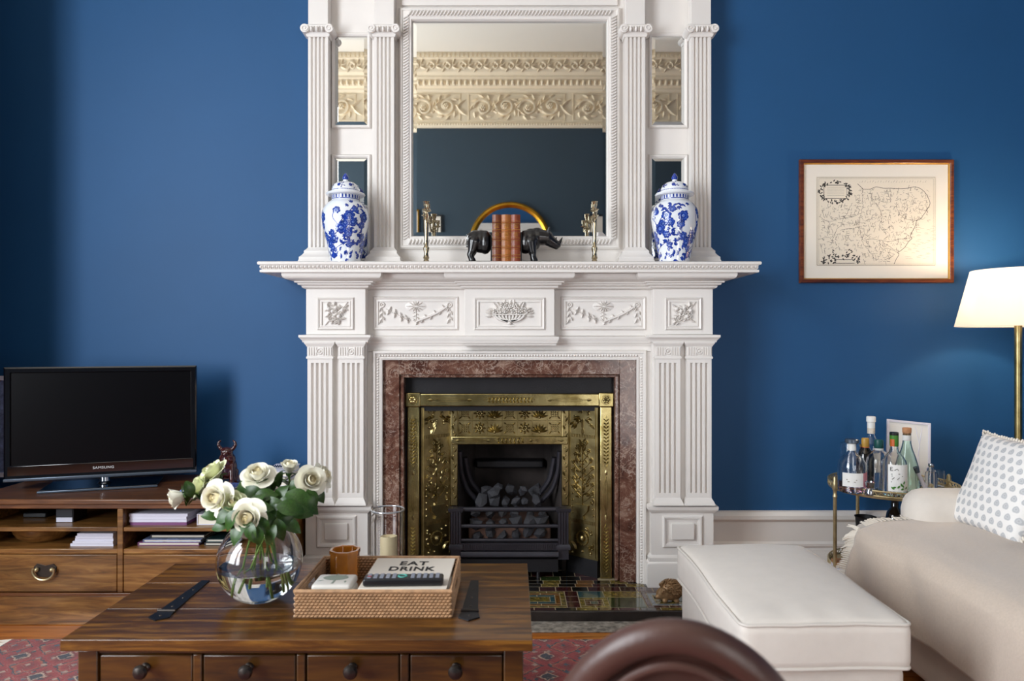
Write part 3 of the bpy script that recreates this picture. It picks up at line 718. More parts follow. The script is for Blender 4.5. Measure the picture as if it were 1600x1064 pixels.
for s in (-1, 1):
    a, b = sorted((FC + s * .468, FC + s * .405))
    B('brass_side_bar', a + .004, b - .004, YI + .002, YI + .022, HZ, .822, 'brass', ins, .005)
    B('brass_corner_block', a - .002, b + .002, YI - .006, YI + .022, .820, .884, 'brass', ins, .004)
    m = (a + b) / 2; r = MB(); f6 = on_y(YI - .006); r.ring(f6, m, .852, .021, .005, .004, 16); r.flower(f6, m, .852, .018, .006, 6); build(r, 'corner_rosette', 'brass', ins)
    r = MB(); f = on_y(YI + .002)
    for v, L, k in ((.66, .24, 1), (.42, .17, 0), (.17, .24, 1)): bar_ornament(r, f, m, v, L, True, k)
    build(r, 'side_bar_ornament', 'brass', ins)
    # splayed embossed cheek
    x0, y0, x1, y1 = FC + s * .400, YI + .012, FC + s * .272, 3.385
    L = math.hypot(x1 - x0, y1 - y0); nx, ny = -abs(y1 - y0) / L * s, -abs(x1 - x0) / L
    def cm(u, v, h, x0=x0, y0=y0, x1=x1, y1=y1, nx=nx, ny=ny, L=L): t = u / L; return (x0 + (x1 - x0) * t + nx * h * 1.1, y0 + (y1 - y0) * t + ny * h * 1.1, v)
    g = MB(); g.prism([(0, .12), (L, .12), (L, .815), (0, .815)], cm, -.012, 0); build(g, 'cheek_panel', 'brass_old', ins)
    g = MB(); g.prism([(0, HZ), (L, HZ), (L, .12), (0, .12)], cm, -.012, .004); build(g, 'cheek_foot', 'iron', ins)
    r = MB(); c = L / 2
    r.strip(cm, [(.012, .13), (.012, .81)], .006, .005); r.strip(cm, [(L - .012, .13), (L - .012, .81)], .006, .005)
    for vv in (.672, .277):
        for i in range(15): r.box(*(0, 0, 0, 0, 0, 0)) if False else r.strip(cm, [(.02 + i * (L - .04) / 14, vv), (.02 + i * (L - .04) / 14, vv + .016)], .006, .005)
    for i in range(16):                                # top spray
        a_ = random.uniform(PI * 1.05, PI * 1.95); rr = random.uniform(.01, .06); r.leaf(cm, c + rr * math.cos(a_) * .9, .775 + rr * math.sin(a_), a_, .034, .014, .010)
    for i in range(12): r.dome(cm, c + random.uniform(-.045, .045), random.uniform(.72, .80), .007, .009, 6)
    # urn with a tall flowering plant
    r.prism([(c - .016, .30), (c + .016, .30), (c + .010, .315), (c + .034, .34), (c + .038, .365), (c - .038, .365), (c - .034, .34), (c - .010, .315)], cm, 0, .012)
    r.strip(cm, [(c, .365), (c, .63)], .007, .008)
    for i in range(13):
        z = .375 + i * .019; e = 1 if i % 2 else -1; sp = .052 * (1 - max(0, (i - 7)) / 8)
        r.strip(cm, spline([(c, z), (c + e * sp * .6, z + .02), (c + e * sp, z + .045)], 4), .005, .006)
        r.flower(cm, c + e * sp, z + .048, .011, .010, 5, i)
        for j in range(4): r.leaf(cm, c + e * sp * random.random(), z + random.uniform(0, .04), random.uniform(0, 2 * PI), .024, .011, .009)
    for i in range(8): r.leaf(cm, c, .60 + i * .007, PI / 2 + (i % 2 - .5) * 1.4, .03, .012, .010)
    for i in range(5): r.dome(cm, .026, .32 + i * .03, .006, .007, 6); r.dome(cm, L - .026, .32 + i * .03, .006, .007, 6)
    r.ring(cm, c, .21, .032, .007, .007, 18); r.dome(cm, c, .21, .018, .016, 12)
    for i in range(16): a_ = 2 * PI * i / 16; r.dome(cm, c + .032 * math.cos(a_), .21 + .032 * math.sin(a_), .004, .010, 5)
    for i in range(26):
        u, v = random.uniform(.025, L - .025), random.uniform(.135, .262)
        if math.hypot(u - c, v - .21) > .045: r.dome(cm, u, v, random.uniform(.005, .009), .008, 6)
    for e in (-1, 1):
        for q in range(3): r.leaf(cm, c + e * .035, .15 + q * .012, PI / 2 - e * (.3 + q * .5), .036, .014, .009)
    build(r, 'cheek_embossing', 'brass_old', ins)
    a, b = sorted((FC + s * .276, FC + s * .243))
    B('brass_strip', a, b, 3.372, 3.395, .35, .815, 'brass_old', ins, .003)
    r = MB(); f = on_y(3.372); m = (a + b) / 2
    for i in range(12): z = .38 + i * .036; r.leaf(f, m, z, PI / 2 + (.5 if i % 2 else -.5), .026, .011, .005); r.dome(f, m, z + .024, .005, .005, 6)
    build(r, 'strip_ornament', 'brass_old', ins)
# hood panel of stamped squares
B('hood_panel', FC - .245, FC + .245, 3.383, 3.398, .672, .815, 'brass_old', ins, 0)
f = lambda u, v, h: (u, 3.383 - h * 1.05, v); sq = .49 / 7
for i in range(7):
    for j in range(2):
        u, v = FC - .245 + sq * (i + .5), .676 + .069 * (j + .5); r = MB()
        r.strip(f, [(u - sq / 2 + .002, v - .033), (u + sq / 2 - .002, v - .033), (u + sq / 2 - .002, v + .033), (u - sq / 2 + .002, v + .033), (u - sq / 2 + .002, v - .033)], .003, .003)
        k = (i + j * 3) % 3
        if k == 0:
            for p in range(4):
                for q in range(4): r.dome(f, u + (p - 1.5) * .010, v + (q - 1.5) * .010, .0045, .007, 5)
            for p in range(4): a_ = PI / 4 + p * PI / 2; r.leaf(f, u + .022 * math.cos(a_), v + .022 * math.sin(a_), a_, .016, .008, .006)
        elif k == 1:
            r.flower(f, u, v, .018, .009, 7)
            for p in range(8): a_ = p * PI / 4; r.leaf(f, u + .014 * math.cos(a_), v + .014 * math.sin(a_), a_, .016, .010, .007)
        else:
            for p in range(7): a_ = .25 + p * (PI - .5) / 6; r.leaf(f, u, v - .02, a_, .044, .012, .008)
            r.dome(f, u, v - .018, .008, .009, 7)
        build(r, 'stamped_square', 'brass_old', ins)
B('hood_rim', FC - .272, FC + .272, 3.362, 3.395, .636, .674, 'brass', ins, .004)
r = MB(); f = on_y(3.362); bar_ornament(r, f, FC + .0, .655, .14, False, 1); bar_ornament(r, f, FC - .17, .655, .12, False, 0); bar_ornament(r, f, FC + .17, .655, .12, False, 0); build(r, 'hood_rim_ornament', 'brass', ins)
# firebox
def fbx(y): return .245 - (y - 3.39) * .22
for s in (-1, 1):
    g = MB(); g.prism([(FC + s * fbx(3.39), 3.39), (FC + s * fbx(3.72), 3.72), (FC + s * (fbx(3.72) + .02), 3.72), (FC + s * (fbx(3.39) + .02), 3.39)], lambda u, v, h: (u, v, h), HZ, .68); build(g, 'firebox_side', 'soot', ins)
    g = MB()                                           # curved cheek iron
    pts = [(FC + s * .235, 3.40, .60), (FC + s * .228, 3.42, .50), (FC + s * .205, 3.44, .42), (FC + s * .17, 3.46, .37), (FC + s * .15, 3.47, .35)]
    g.tube(spline(pts), .012, 8); pts = [(FC + s * .215, 3.46, .56), (FC + s * .195, 3.48, .46), (FC + s * .16, 3.5, .40), (FC + s * .13, 3.52, .36)]; g.tube(spline(pts), .014, 8)
    build(g, 'curved_cheek_rib', 'iron_lead', ins)
B('fireback', FC - .2, FC + .2, 3.70, 3.73, HZ, .70, 'soot', ins, 0); B('firebox_roof', FC - .26, FC + .26, 3.395, 3.73, .68, .70, 'soot', ins, 0)
B('fireback_ledge', FC - .17, FC + .17, 3.62, 3.70, .48, .52, 'iron', ins, .008); B('clay_bed', FC - .19, FC + .19, 3.34, 3.69, .16, .26, 'firebrick', ins, .01)
# grate
gr = thing('fire_grate', 'black iron fire grate with bars holding coals', 'grate', (FC, 3.33, HZ))
for s in (-1, 1):
    g = MB(); xp = FC + s * .243
    for q in range(4): g.box(xp - .022 + q * .012, xp - .014 + q * .012, 3.262, 3.275, .20, .345)
    g.box(xp - .024, xp + .024, 3.268, 3.30, .13, .345); build(g, 'grate_post', 'iron_lead', gr)
    build(MB().sweep([(xp - .024, 3.30), (xp - .024, 3.268), (xp + .024, 3.268), (xp + .024, 3.30)], [(-.01, .343), (.006, .343), (.010, .352), (.010, .362), (-.01, .364)]), 'post_cap', 'iron_lead', gr)
    build(MB().sweep([(xp - .024, 3.30), (xp - .024, 3.268), (xp + .024, 3.268), (xp + .024, 3.30)], [(-.01, .175), (.008, .175), (.008, .19), (.003, .2), (-.01, .202)]), 'post_foot', 'iron_lead', gr)
    g = MB(); g.tube([(FC + s * .13, 3.29, HZ), (FC + s * .13, 3.29, .13)], [.009, .006], 8); build(g, 'leg', 'iron', gr)
for z, rr in ((.355, .011), (.279, .009), (.215, .008)):
    build(MB().tube([(FC - .255, 3.278, z), (FC + .255, 3.278, z)], rr, 10), 'grate_bar', 'iron_lead', gr)
g = MB().box(FC - .22, FC + .22, 3.266, 3.30, .172, .204)
for q in range(44): g.box(FC - .215 + q * .01, FC - .210 + q * .01, 3.262, 3.266, .176, .20)
build(g, 'reeded_rail', 'iron_lead', gr)
build(MB().sweep([(FC - .22, 3.26), (FC + .22, 3.26)], [(-.03, .168), (.004, .168), (.010, .158), (.010, .148), (-.002, .138), (-.03, .134)]), 'base_moulding', 'iron_lead', gr)
build(MB().box(FC - .22, FC + .22, 3.275, 3.32, HZ + .03, .13), 'ash_door', 'iron', gr)
# coals: every lump its own
cms = []
for k in range(5):
    bm = bmesh.new(); bmesh.ops.create_icosphere(bm, subdivisions=1, radius=1)
    for v in bm.verts: v.co *= random.uniform(.6, 1.15)
    me = bpy.data.meshes.new('coal_lump'); bm.to_mesh(me); bm.free(); me.materials.append(MT['coal']); cms.append(me)
i = 0
for yy, z, n in ((3.335, .275, 6), (3.335, .225, 6), (3.39, .315, 6), (3.45, .355, 6), (3.52, .39, 5), (3.43, .40, 2)):
    for q in range(n):
        o = bpy.data.objects.new('coal_lump', cms[i % 5]); COL.objects.link(o); wdt = .18 if yy < 3.4 else .15
        o.location = (FC - wdt + 2 * wdt * (q + .5) / n + random.uniform(-.008, .008), yy + random.uniform(-.008, .012), z + random.uniform(-.012, .016)); o.rotation_euler = (random.random() * 6, random.random() * 6, random.random() * 6)
        sc_ = random.uniform(.026, .040); o.scale = (sc_ * 1.15, sc_, sc_ * .9)
        tag(o, 'rough lump of dark coal in the fire grate', 'coal', 'coals in the grate'); i += 1

# ================================================================== HEARTH
HX0, HX1, HY0 = FC - .92, FC + .92, 2.885
he = thing('hearth', 'raised hearth of dark glazed patterned tiles before fireplace', 'hearth', (FC, 3.0, 0))
build(MB().box(HX0, HX1, HY0 + .006, YW, .001, HZ - .0012), 'hearth_bed', 'grout', he); build(MB().box(FC - .48, FC + .48, YW, 3.82, .001, HZ - .004), 'firebox_floor', 'soot', he)
build(MB().box(HX0 - .01, HX1 + .01, HY0 - .012, HY0 + .006, .001, HZ + .002), 'hearth_kerb', 'slate', he, bev=.004)
build(MB().box(HX0 - .01, HX1 + .01, HY0 - .115, HY0 - .014, .0, .006), 'stone_strip', 'stone', he, bev=.002)
tmesh = {}
def tile(x0, x1, y0, y1, col):
    g = .0018; w, d = round(x1 - x0 - 2 * g, 4), round(y1 - y0 - 2 * g, 4)
    if w < .006 or d < .006: return
    k = (w, d, col)
    if k not in tmesh:
        e = .0012; m = MB(); m.add([(0, 0, -.004), (w, 0, -.004), (w, d, -.004), (0, d, -.004), (0, 0, -.001), (w, 0, -.001), (w, d, -.001), (0, d, -.001), (e, e, 0), (w - e, e, 0), (w - e, d - e, 0), (e, d - e, 0)],
              [(0, 3, 2, 1), (0, 1, 5, 4), (1, 2, 6, 5), (2, 3, 7, 6), (3, 0, 4, 7), (4, 5, 9, 8), (5, 6, 10, 9), (6, 7, 11, 10), (7, 4, 8, 11), (8, 9, 10, 11)])
        o = build(m, 'tile', 'tile_' + col, he, True); tmesh[k] = o.data
    else:
        o = bpy.data.objects.new('tile', tmesh[k]); COL.objects.link(o); o.parent = he
    o.location = Vector((x0 + g, y0 + g, HZ)) - org(he)
def trow(xa, xb, y0, y1, w, cols, off=0):
    x = xa; i = off
    while x < xb - .003:
        tile(x, min(x + w, xb), y0, y1, cols[i % len(cols)]); x += w; i += 1
trow(HX0, HX1, HY0 + .006, HY0 + .036, .085, ['maroon', 'black', 'olive', 'maroon'])
# main field: three framed panels between maroon bands
y0, y1 = HY0 + .036, HY0 + .226
def nest(xa, xb, ya, yb, cols, t=.022):
    for c in cols[:-1]:
        n = max(1, round((xb - xa) / .08)); trow(xa, xb, ya, ya + t, (xb - xa) / n, [c]); trow(xa, xb, yb - t, yb, (xb - xa) / n, [c])
        m = max(1, round((yb - ya - 2 * t) / .07)); h = (yb - ya - 2 * t) / m
        for q in range(m):
            tile(xa, xa + t, ya + t + q * h, ya + t + (q + 1) * h, c); tile(xb - t, xb, ya + t + q * h, ya + t + (q + 1) * h, c)
        xa += t; xb -= t; ya += t; yb -= t
    n = max(1, round((xb - xa) / .09)); trow(xa, xb, ya, yb, (xb - xa) / n, [cols[-1]])
nest(HX0, FC - .50, y0, y1, ['maroon', 'olive', 'green', 'teal'])
for q in range(3): tile(FC - .50, FC - .455, y0 + q * .0633, y0 + (q + 1) * .0633, 'maroon')
nest(FC - .455, FC - .30, y0, y1, ['olive', 'teal', 'maroon'])
nest(FC - .30, FC + .235, y0, y1, ['olive', 'amber', 'teal', 'olive'])
for q in range(3): tile(FC + .235, FC + .29, y0 + q * .0633, y0 + (q + 1) * .0633, 'maroon')
nest(FC + .29, FC + .41, y0, y0 + .115, ['olive', 'maroon', 'teal'])
trow(FC + .41, FC + .56, y0, y0 + .115, .15, ['green']); tile(FC + .29, FC + .40, y0 + .115, y1, 'teal'); tile(FC + .40, FC + .56, y0 + .115, y1, 'olive')
nest(FC + .56, HX1, y0, y1, ['maroon', 'grey', 'olive', 'green'])
trow(HX0, HX1, y1, y1 + .055, .07, ['maroon', 'maroon', 'black'])
y2 = y1 + .055
trow(FC - .61, FC + .61, y2, y2 + .04, .075, ['olive', 'black', 'amber', 'maroon', 'black'])
trow(FC - .60, FC + .60, y2 + .04, y2 + .085, .075, ['black', 'amber', 'black', 'olive'], 1)
trow(FC - .40, FC + .40, y2 + .085, y2 + .14, .09, ['black', 'maroon', 'black', 'green'], 1); trow(FC - .40, FC + .40, y2 + .14, y2 + .225, .10, ['black', 'maroon'])
# ================================================================== ON THE MANTEL SHELF
ST = 1.4555
def jar(cx, cy, rot, label, seed):
    rnd = random.Random(seed)
    prof = [(.064, 0), (.066, .005), (.069, .03), (.078, .08), (.091, .135), (.101, .185), (.1025, .215), (.097, .242), (.083, .264), (.066, .278), (.061, .284), (.061, .306)]
    def rad(z):
        for (r0, z0), (r1, z1) in zip(prof, prof[1:]):
            if z0 <= z <= z1: t = (z - z0) / max(1e-6, z1 - z0); return r0 + (r1 - r0) * t
        return prof[-1][0]
    root = thing('ginger_jar', label, 'jar', (cx, cy, ST), (0, 0, 0), 'blue and white ginger jars on the mantel shelf')
    sp = [(p[0], p[1]) for p in spline([(r, z) for r, z in prof], 4)]
    build(MB().lathe(sp, (0, 0, 0), 40), 'jar_body', 'porcelain', root, True)
    # lid: flange, collar, dome, finial
    lid = build(MB().lathe([(.055, .302), (.082, .304), (.086, .309), (.083, .314), (.064, .319), (.061, .324), (.060, .335), (.054, .349), (.040, .360), (.022, .366), (.012, .369), (.010, .376)], (0, 0, 0), 40), 'lid', 'porcelain', root, True)
    build(MB().lathe([(.009, .374), (.013, .378), (.014, .384), (.011, .392), (.005, .402), (0, .406)], (0, 0, 0), 16), 'finial', 'cobalt', lid, True)
    smooth = dict()
    def rs(z):
        best = sp[0][0]
        for (r0, z0), (r1, z1) in zip(sp, sp[1:]):
            if z0 <= z <= z1 + 1e-9: return r0 + (r1 - r0) * (z - z0) / max(1e-6, z1 - z0)
        return best
    def mp(u, v, h):
        r = rs(v) + .0006 + h * .15; th = -PI / 2 + u / .09 + rot; return (r * math.cos(th), r * math.sin(th), v)
    d = MB(); p = MB()
    # neck band of keys
    for k in range(26): a = -PI * .09 + k * 2 * PI * .09 / 26; d.strip(mp, [(a, .288), (a, .302)], .010, .002)
    d.strip(mp, [(-.283 + k * .01, .2855) for k in range(58)], .003, .002)
    d.strip(mp, [(-.283 + k * .01, .304) for k in range(58)], .002, .002)
    for side in (0, 1, 2):                             # three sprays round the belly
        o = -.02 + side * .188
        d.leaf(mp, o - .03, .02, PI / 2, .03, .05, .002); d.prism([(o - .032, .030), (o - .008, .030), (o + .002, .052), (o - .042, .052)], mp, 0, .002)
        d.strip(mp, spline([(o - .022, .05), (o - .02, .10), (o + .01, .15), (o - .01, .20), (o + .012, .24)], 6), .004, .002)
        d.strip(mp, spline([(o - .02, .06), (o + .03, .085), (o + .07, .10)], 5), .003, .002)
        d.strip(mp, spline([(o + .012, .165), (o + .05, .215), (o + .075, .25)], 5), .0035, .002)
        d.strip(mp, spline([(o - .022, .07), (o - .06, .10), (o - .075, .15), (o - .07, .20)], 5), .003, .002)
        for (u, v, r) in ((-.045, .085, .021), (-.015, .105, .023), (-.064, .115, .020), (.022, .150, .027), (.05, .125, .019), (-.03, .065, .017), (.055, .205, .022), (.07, .175, .019), (-.07, .20, .023), (-.078, .165, .018), (.005, .225, .017), (.04, .17, .018), (-.02, .13, .016), (.06, .08, .015), (.078, .23, .015)):
            d.flower(mp, o + u, v, r, .003, 6, rnd.random() * 6); p.dome(mp, o + u, v, r * .30, .0065, 8); p.ring(mp, o + u, v, r * .62, .002, .0055, 10)
        for k in range(110):
            u, v = o + rnd.uniform(-.095, .095), rnd.uniform(.015, .262)
            if abs(u - o + .035) < .03 and .13 < v < .24: continue
            if rnd.random() < .45 and abs(u - o) < .03: continue
            a = rnd.random() * 6.3
            for q in range(3): d.leaf(mp, u, v, a + q * .7, rnd.uniform(.011, .020), .008, .002)
    build(d, 'painted_flowers', 'cobalt', root, True, kind='stuff'); build(p, 'pale_brushwork', 'cobalt2', root, True, kind='stuff')
    # lid painting
    lp = [(.060, .324), (.060, .335), (.054, .349), (.040, .360), (.022, .366)]
    def ml(u, v, h):
        for (r0, z0), (r1, z1) in zip(lp, lp[1:]):
            if z0 <= v <= z1: t = (v - z0) / (z1 - z0); r = r0 + (r1 - r0) * t; break
        else: r = .06 if v < .33 else .022
        th = -PI / 2 + u / .06; return ((r + .0008 + h * .1) * math.cos(th), (r + .0008 + h * .1) * math.sin(th), v + .0006)
    e = MB()
    e.strip(ml, [(-.19 + k * .01, .3245) for k in range(39)], .004, .002)
    for k in range(7):
        u = -.18 + k * .054
        e.flower(ml, u, .345, .009, .002, 6)
        for q in range(5): e.leaf(ml, u + .012 + rnd.uniform(-.008, .01), rnd.uniform(.333, .355), rnd.random() * 6, .011, .005, .002)
    build(e, 'painted_lid_flowers', 'cobalt', lid, True, kind='stuff')
    return root
jar(wx(540, 3.20), 3.20, .0, 'blue and white lidded ginger jar left on the shelf', 3)
jar(wx(1054, 3.20), 3.20, 1.15, 'blue and white lidded ginger jar right on the shelf', 8)

def candelabrum(cx, cy, yaw, label):
    t = thing('candelabrum', label, 'candlestick', (cx, cy, ST), (0, 0, yaw), 'silver candelabra on the mantel shelf')
    build(MB().lathe([(.030, 0), (.031, .004), (.026, .009), (.014, .014), (.010, .022), (.014, .030), (.011, .038), (.009, .052), (.013, .066), (.014, .074), (.009, .082), (.0085, .11), (.0105, .165), (.0115, .196), (.014, .202), (.009, .208)], (0, 0, 0), 20), 'stem', 'silver', t, True)
    for e in (-1, 1):
        pts = spline([(0, 0, .196), (0, e * .022, .186), (0, e * .045, .195), (0, e * .058, .216), (0, e * .058, .228)], 6)
        arm = build(MB().tube(pts, .0042, 8), 'arm', 'silver', t, True)
        build(MB().lathe([(.004, .222), (.014, .226), (.016, .229), (.008, .231), (.007, .236), (.0105, .242), (.0105, .254), (.012, .257), (.007, .258)], (0, e * .058, 0), 16), 'candle_cup', 'silver', arm, True)
    build(MB().lathe([(.009, .206), (.013, .212), (.009, .22), (.008, .236), (.017, .242), (.019, .246), (.009, .249), (.008, .255), (.012, .262), (.012, .275), (.015, .279), (.008, .280)], (0, 0, 0), 18), 'centre_cup', 'silver', t, True)
candelabrum(wx(666, 3.2), 3.2, .22, 'silver candelabrum left of the rhino bookend, seen edge on')
candelabrum(wx(929, 3.2), 3.2, -.18, 'silver candelabrum right of the rhino head, seen edge on')

def cap(mb, p0, r0, p1, r1, seg=12):
    p0, p1 = Vector(p0), Vector(p1); d = (p1 - p0); L = d.length; d = d.normalized(); pts = []; rs = []
    for i in range(5): a = PI / 2 * (1 - i / 4); pts.append(p0 - d * r0 * math.sin(a)); rs.append(max(.0004, r0 * math.cos(a)))
    for i in range(5): a = PI / 2 * i / 4; pts.append(p1 + d * r1 * math.sin(a)); rs.append(max(.0004, r1 * math.cos(a)))
    mb.tube(pts, rs, seg)
def remesh(o, size, it=4):
    m = o.modifiers.new('union', 'REMESH'); m.mode = 'VOXEL'; m.voxel_size = size; m.use_smooth_shade = True
    s = o.modifiers.new('smooth', 'SMOOTH'); s.iterations = it; s.factor = .5
# rhino bookends: hind half and front half
YR = 3.18; k = YR / F
rx = lambda px: wx(px, YR)
t = thing('rhino_bookend', 'black rhinoceros bookend, hind half left of leather books', 'bookend', (rx(752), YR, ST), group='rhino bookends')
bx0, bx1 = rx(726), rx(768.5)
b = MB()
b.ball((rx(752), YR, ST + .099), (.052, .040, .051)); b.ball((rx(743), YR, ST + .110), (.040, .038, .040)); b.ball((rx(758), YR, ST + .096), (.032, .043, .053))
for e in (-1, 1):
    cap(b, (rx(741), YR + e * .020, ST + .095), .031, (rx(738), YR + e * .024, ST + .058), .019)
    cap(b, (rx(738), YR + e * .024, ST + .058), .018, (rx(735), YR + e * .024, ST + .040), .0145); cap(b, (rx(735), YR + e * .024, ST + .040), .0145, (rx(737), YR + e * .024, ST + .022), .0135); cap(b, (rx(737), YR + e * .024, ST + .022), .0135, (rx(738), YR + e * .024, ST + .016), .016)
cap(b, (rx(730.5), YR, ST + .13), .005, (rx(730), YR - .004, ST + .085), .003); b.ball((rx(730), YR - .005, ST + .08), (.005, .005, .008))
body = build(b, 'rhino_hindquarters', 'bronze', t); remesh(body, .0026, 3)
build(MB().box(rx(728), bx1, YR - .045, YR + .045, ST, ST + .010), 'base_plate', 'bronze', t, bev=.004)
build(MB().box(bx1 - .004, bx1, YR - .045, YR + .045, ST + .008, ST + .13), 'upright_plate', 'bronze', t)
t = thing('rhino_bookend', 'black rhinoceros bookend, head half right of leather books', 'bookend', (rx(840), YR, ST), group='rhino bookends')
b = MB(); x0 = 813.5
b.ball((rx(821), YR, ST + .097), (.034, .043, .053)); b.ball((rx(830), YR, ST + .106), (.046, .040, .052)); b.ball((rx(839), YR, ST + .122), (.038, .033, .040))
cap(b, (rx(842), YR, ST + .120), .037, (rx(854), YR, ST + .118), .031); cap(b, (rx(854), YR, ST + .116), .029, (rx(866), YR, ST + .094), .019); b.ball((rx(871), YR, ST + .084), (.016, .017, .014))
cap(b, (rx(857), YR, ST + .098), .020, (rx(869), YR, ST + .076), .012)
cap(b, (rx(874), YR, ST + .092), .009, (rx(879), YR, ST + .120), .0018); cap(b, (rx(868), YR, ST + .106), .006, (rx(870), YR, ST + .119), .0018)
for e in (-1, 1):
    cap(b, (rx(856), YR + e * .020, ST + .138), .008, (rx(858), YR + e * .025, ST + .160), .004); b.ball((rx(861), YR + e * .019, ST + .108), .004)
    cap(b, (rx(830), YR + e * .020, ST + .095), .028, (rx(832), YR + e * .023, ST + .055), .018); cap(b, (rx(833), YR + e * .023, ST + .055), .015, (rx(833), YR + e * .023, ST + .026), .013); cap(b, (rx(833), YR + e * .023, ST + .028), .0135, (rx(835), YR + e * .023, ST + .014), .0155)
body = build(b, 'rhino_forequarters', 'bronze', t); remesh(body, .0026, 3)
build(MB().box(rx(813.5), rx(860), YR - .045, YR + .045, ST, ST + .010), 'base_plate', 'bronze', t, bev=.004)
build(MB().box(rx(813.5), rx(813.5) + .004, YR - .045, YR + .045, ST + .008, ST + .13), 'upright_plate', 'bronze', t)
# three leather books, spines to the room
for (p0, p1, ytop, m, lab) in ((769, 783.2, 335, 'leather_brown', 'brown leather book against the rhino hindquarters'), (783.6, 798.6, 335, 'leather_tan', 'light tan leather book, middle of the three'), (799, 813, 335, 'leather_red', 'red brown leather book against the rhino head half')):
    Yb = 3.125; a, c = wx(p0, Yb), wx(p1, Yb); zt = wz(ytop, Yb); w = c - a
    t = thing('leather_book', lab, 'book', ((a + c) / 2, 3.2, ST), group='leather books between the bookends')
    n = 8; poly = [(a, 3.26), (a, Yb + .008)] + [(a + w * (i / n), Yb + .008 - .008 * math.sin(PI * i / n)) for i in range(1, n)] + [(c, Yb + .008), (c, 3.26), (c - .003, 3.26), (c - .003, Yb + .012), (a + .003, Yb + .012), (a + .003, 3.26)]
    build(MB().prism(poly, lambda u, v, h: (u, v, h), ST, zt), 'cover', m, t)
    build(MB().box(a + .0032, c - .0032, Yb + .0125, 3.255, ST + .003, zt - .004), 'pages', 'pages', t)
    for i in range(5):
        z = ST + .03 + i * (zt - ST - .05) / 4.4
        pts = [(a + w * q / n, Yb + .0078 - .0085 * math.sin(PI * q / n), z) for q in range(n + 1)]
        build(MB().tube(pts, .0024, 6), 'raised_band', m, t)
        g = MB()
        for dz in (-.006, .006): g.tube([(p[0], p[1] - .0003, z + dz) for p in pts], .0009, 4)
        if i in (2, 3): 
            for dz in (.014, .019, .024): g.tube([(p[0], p[1] - .0003, z + dz) for p in pts[2:-2]], .0009, 4)
        build(g, 'gilt_tooling', 'giltline', t)

# ================================================================== FRAMED MAP ON THE RIGHT WALL SIDE
t = thing('framed_map', 'antique map in a mahogany and gilt frame on blue wall', 'picture', (wx(1371, 3.39), 3.39, wz(443, 3.39)))
Yp = 3.378; a, c = wx(1250.5, Yp), wx(1491.5, Yp); z0, z1 = wz(442, Yp), wz(248.5, Yp); f = on_y(YW - .002)
build(MB().sweep([(a, z0), (c, z0), (c, z1), (a, z1)], [(0, 0), (0, .016), (-.004, .022), (-.014, .020), (-.018, .016), (-.018, 0)], f, True), 'frame', 'frame', t)
build(MB().sweep([(a + .0182, z0 + .0182), (c - .0182, z0 + .0182), (c - .0182, z1 - .0182), (a + .0182, z1 - .0182)], [(0, .004), (0, .014), (-.003, .012), (-.0045, .008), (-.0045, .004)], f, True), 'gilt_slip', 'slip', t)
build(MB().box(a + .01, c - .01, YW - .008, YW - .003, z0 + .01, z1 - .01), 'mount', 'mat', t)
ma, mc = wx(1277, Yp), wx(1465, Yp); m0, m1 = wz(415, Yp), wz(275, Yp)
build(MB().box(ma, mc, YW - .0092, YW - .008, m0, m1), 'map_sheet', 'paper', t)
mw, mh = mc - ma, m1 - m0
def mm(u, v, h): return (ma + u * mw, YW - .0093 - h * .3, m0 + v * mh)
ink = MB(); lite = MB()
def st(tgt, pts, w): # stroke with roughly constant width in metres
    mpq = lambda u, v, h: (u, YW - .0093 - h * .3, v)
    tgt.strip(mpq, [(ma + u * mw, m0 + v * mh) for u, v in pts], w, .0012)
for e, w in ((.008, .0022), (.022, .0012)): st(lite, [(e, e), (1 - e, e), (1 - e, 1 - e), (e, 1 - e), (e, e)], w)
coast = [(.345, .92), (.385, .87), (.39, .86), (.45, .86), (.50, .885), (.56, .87), (.62, .87), (.70, .865), (.76, .87), (.82, .885), (.87, .865), (.91, .82), (.935, .76), (.95, .70), (.93, .64), (.90, .58), (.865, .52), (.84, .51), (.825, .44), (.80, .38), (.785, .33), (.80, .31), (.77, .27), (.74, .21), (.70, .165), (.68, .15), (.69, .125), (.67, .08), (.65, .02)]
st(ink, spline(coast, 4), .0022)
rnd = random.Random(5)
rivers = [[(.39, .86), (.385, .77), (.39, .68), (.38, .6), (.36, .5), (.37, .4), (.38, .3), (.42, .2), (.47, .12), (.50, .06)], [(.13, .24), (.15, .35), (.20, .45), (.24, .55), (.28, .65), (.30, .7)], [(.80, .31), (.7, .30), (.62, .27), (.55, .28), (.46, .30), (.40, .29)], [(.62, .87), (.625, .8), (.62, .74)], [(.70, .165), (.63, .2), (.56, .26)], [(.5, .06), (.54, .13), (.58, .2), (.68, .15)], [(.2, .4), (.3, .42), (.37, .45)], [(.45, .86), (.47, .75), (.52, .66), (.55, .55), (.53, .45), (.58, .36)], [(.84, .51), (.76, .52), (.69, .6), (.66, .7)], [(.03, .55), (.1, .5), (.2, .53), (.3, .55), (.38, .6)], [(.02, .3), (.1, .32), (.14, .28)]]
for r_ in rivers: st(ink, [(u + rnd.uniform(-.006, .006), v + rnd.uniform(-.006, .006)) for u, v in spline(r_, 5)], .0012)
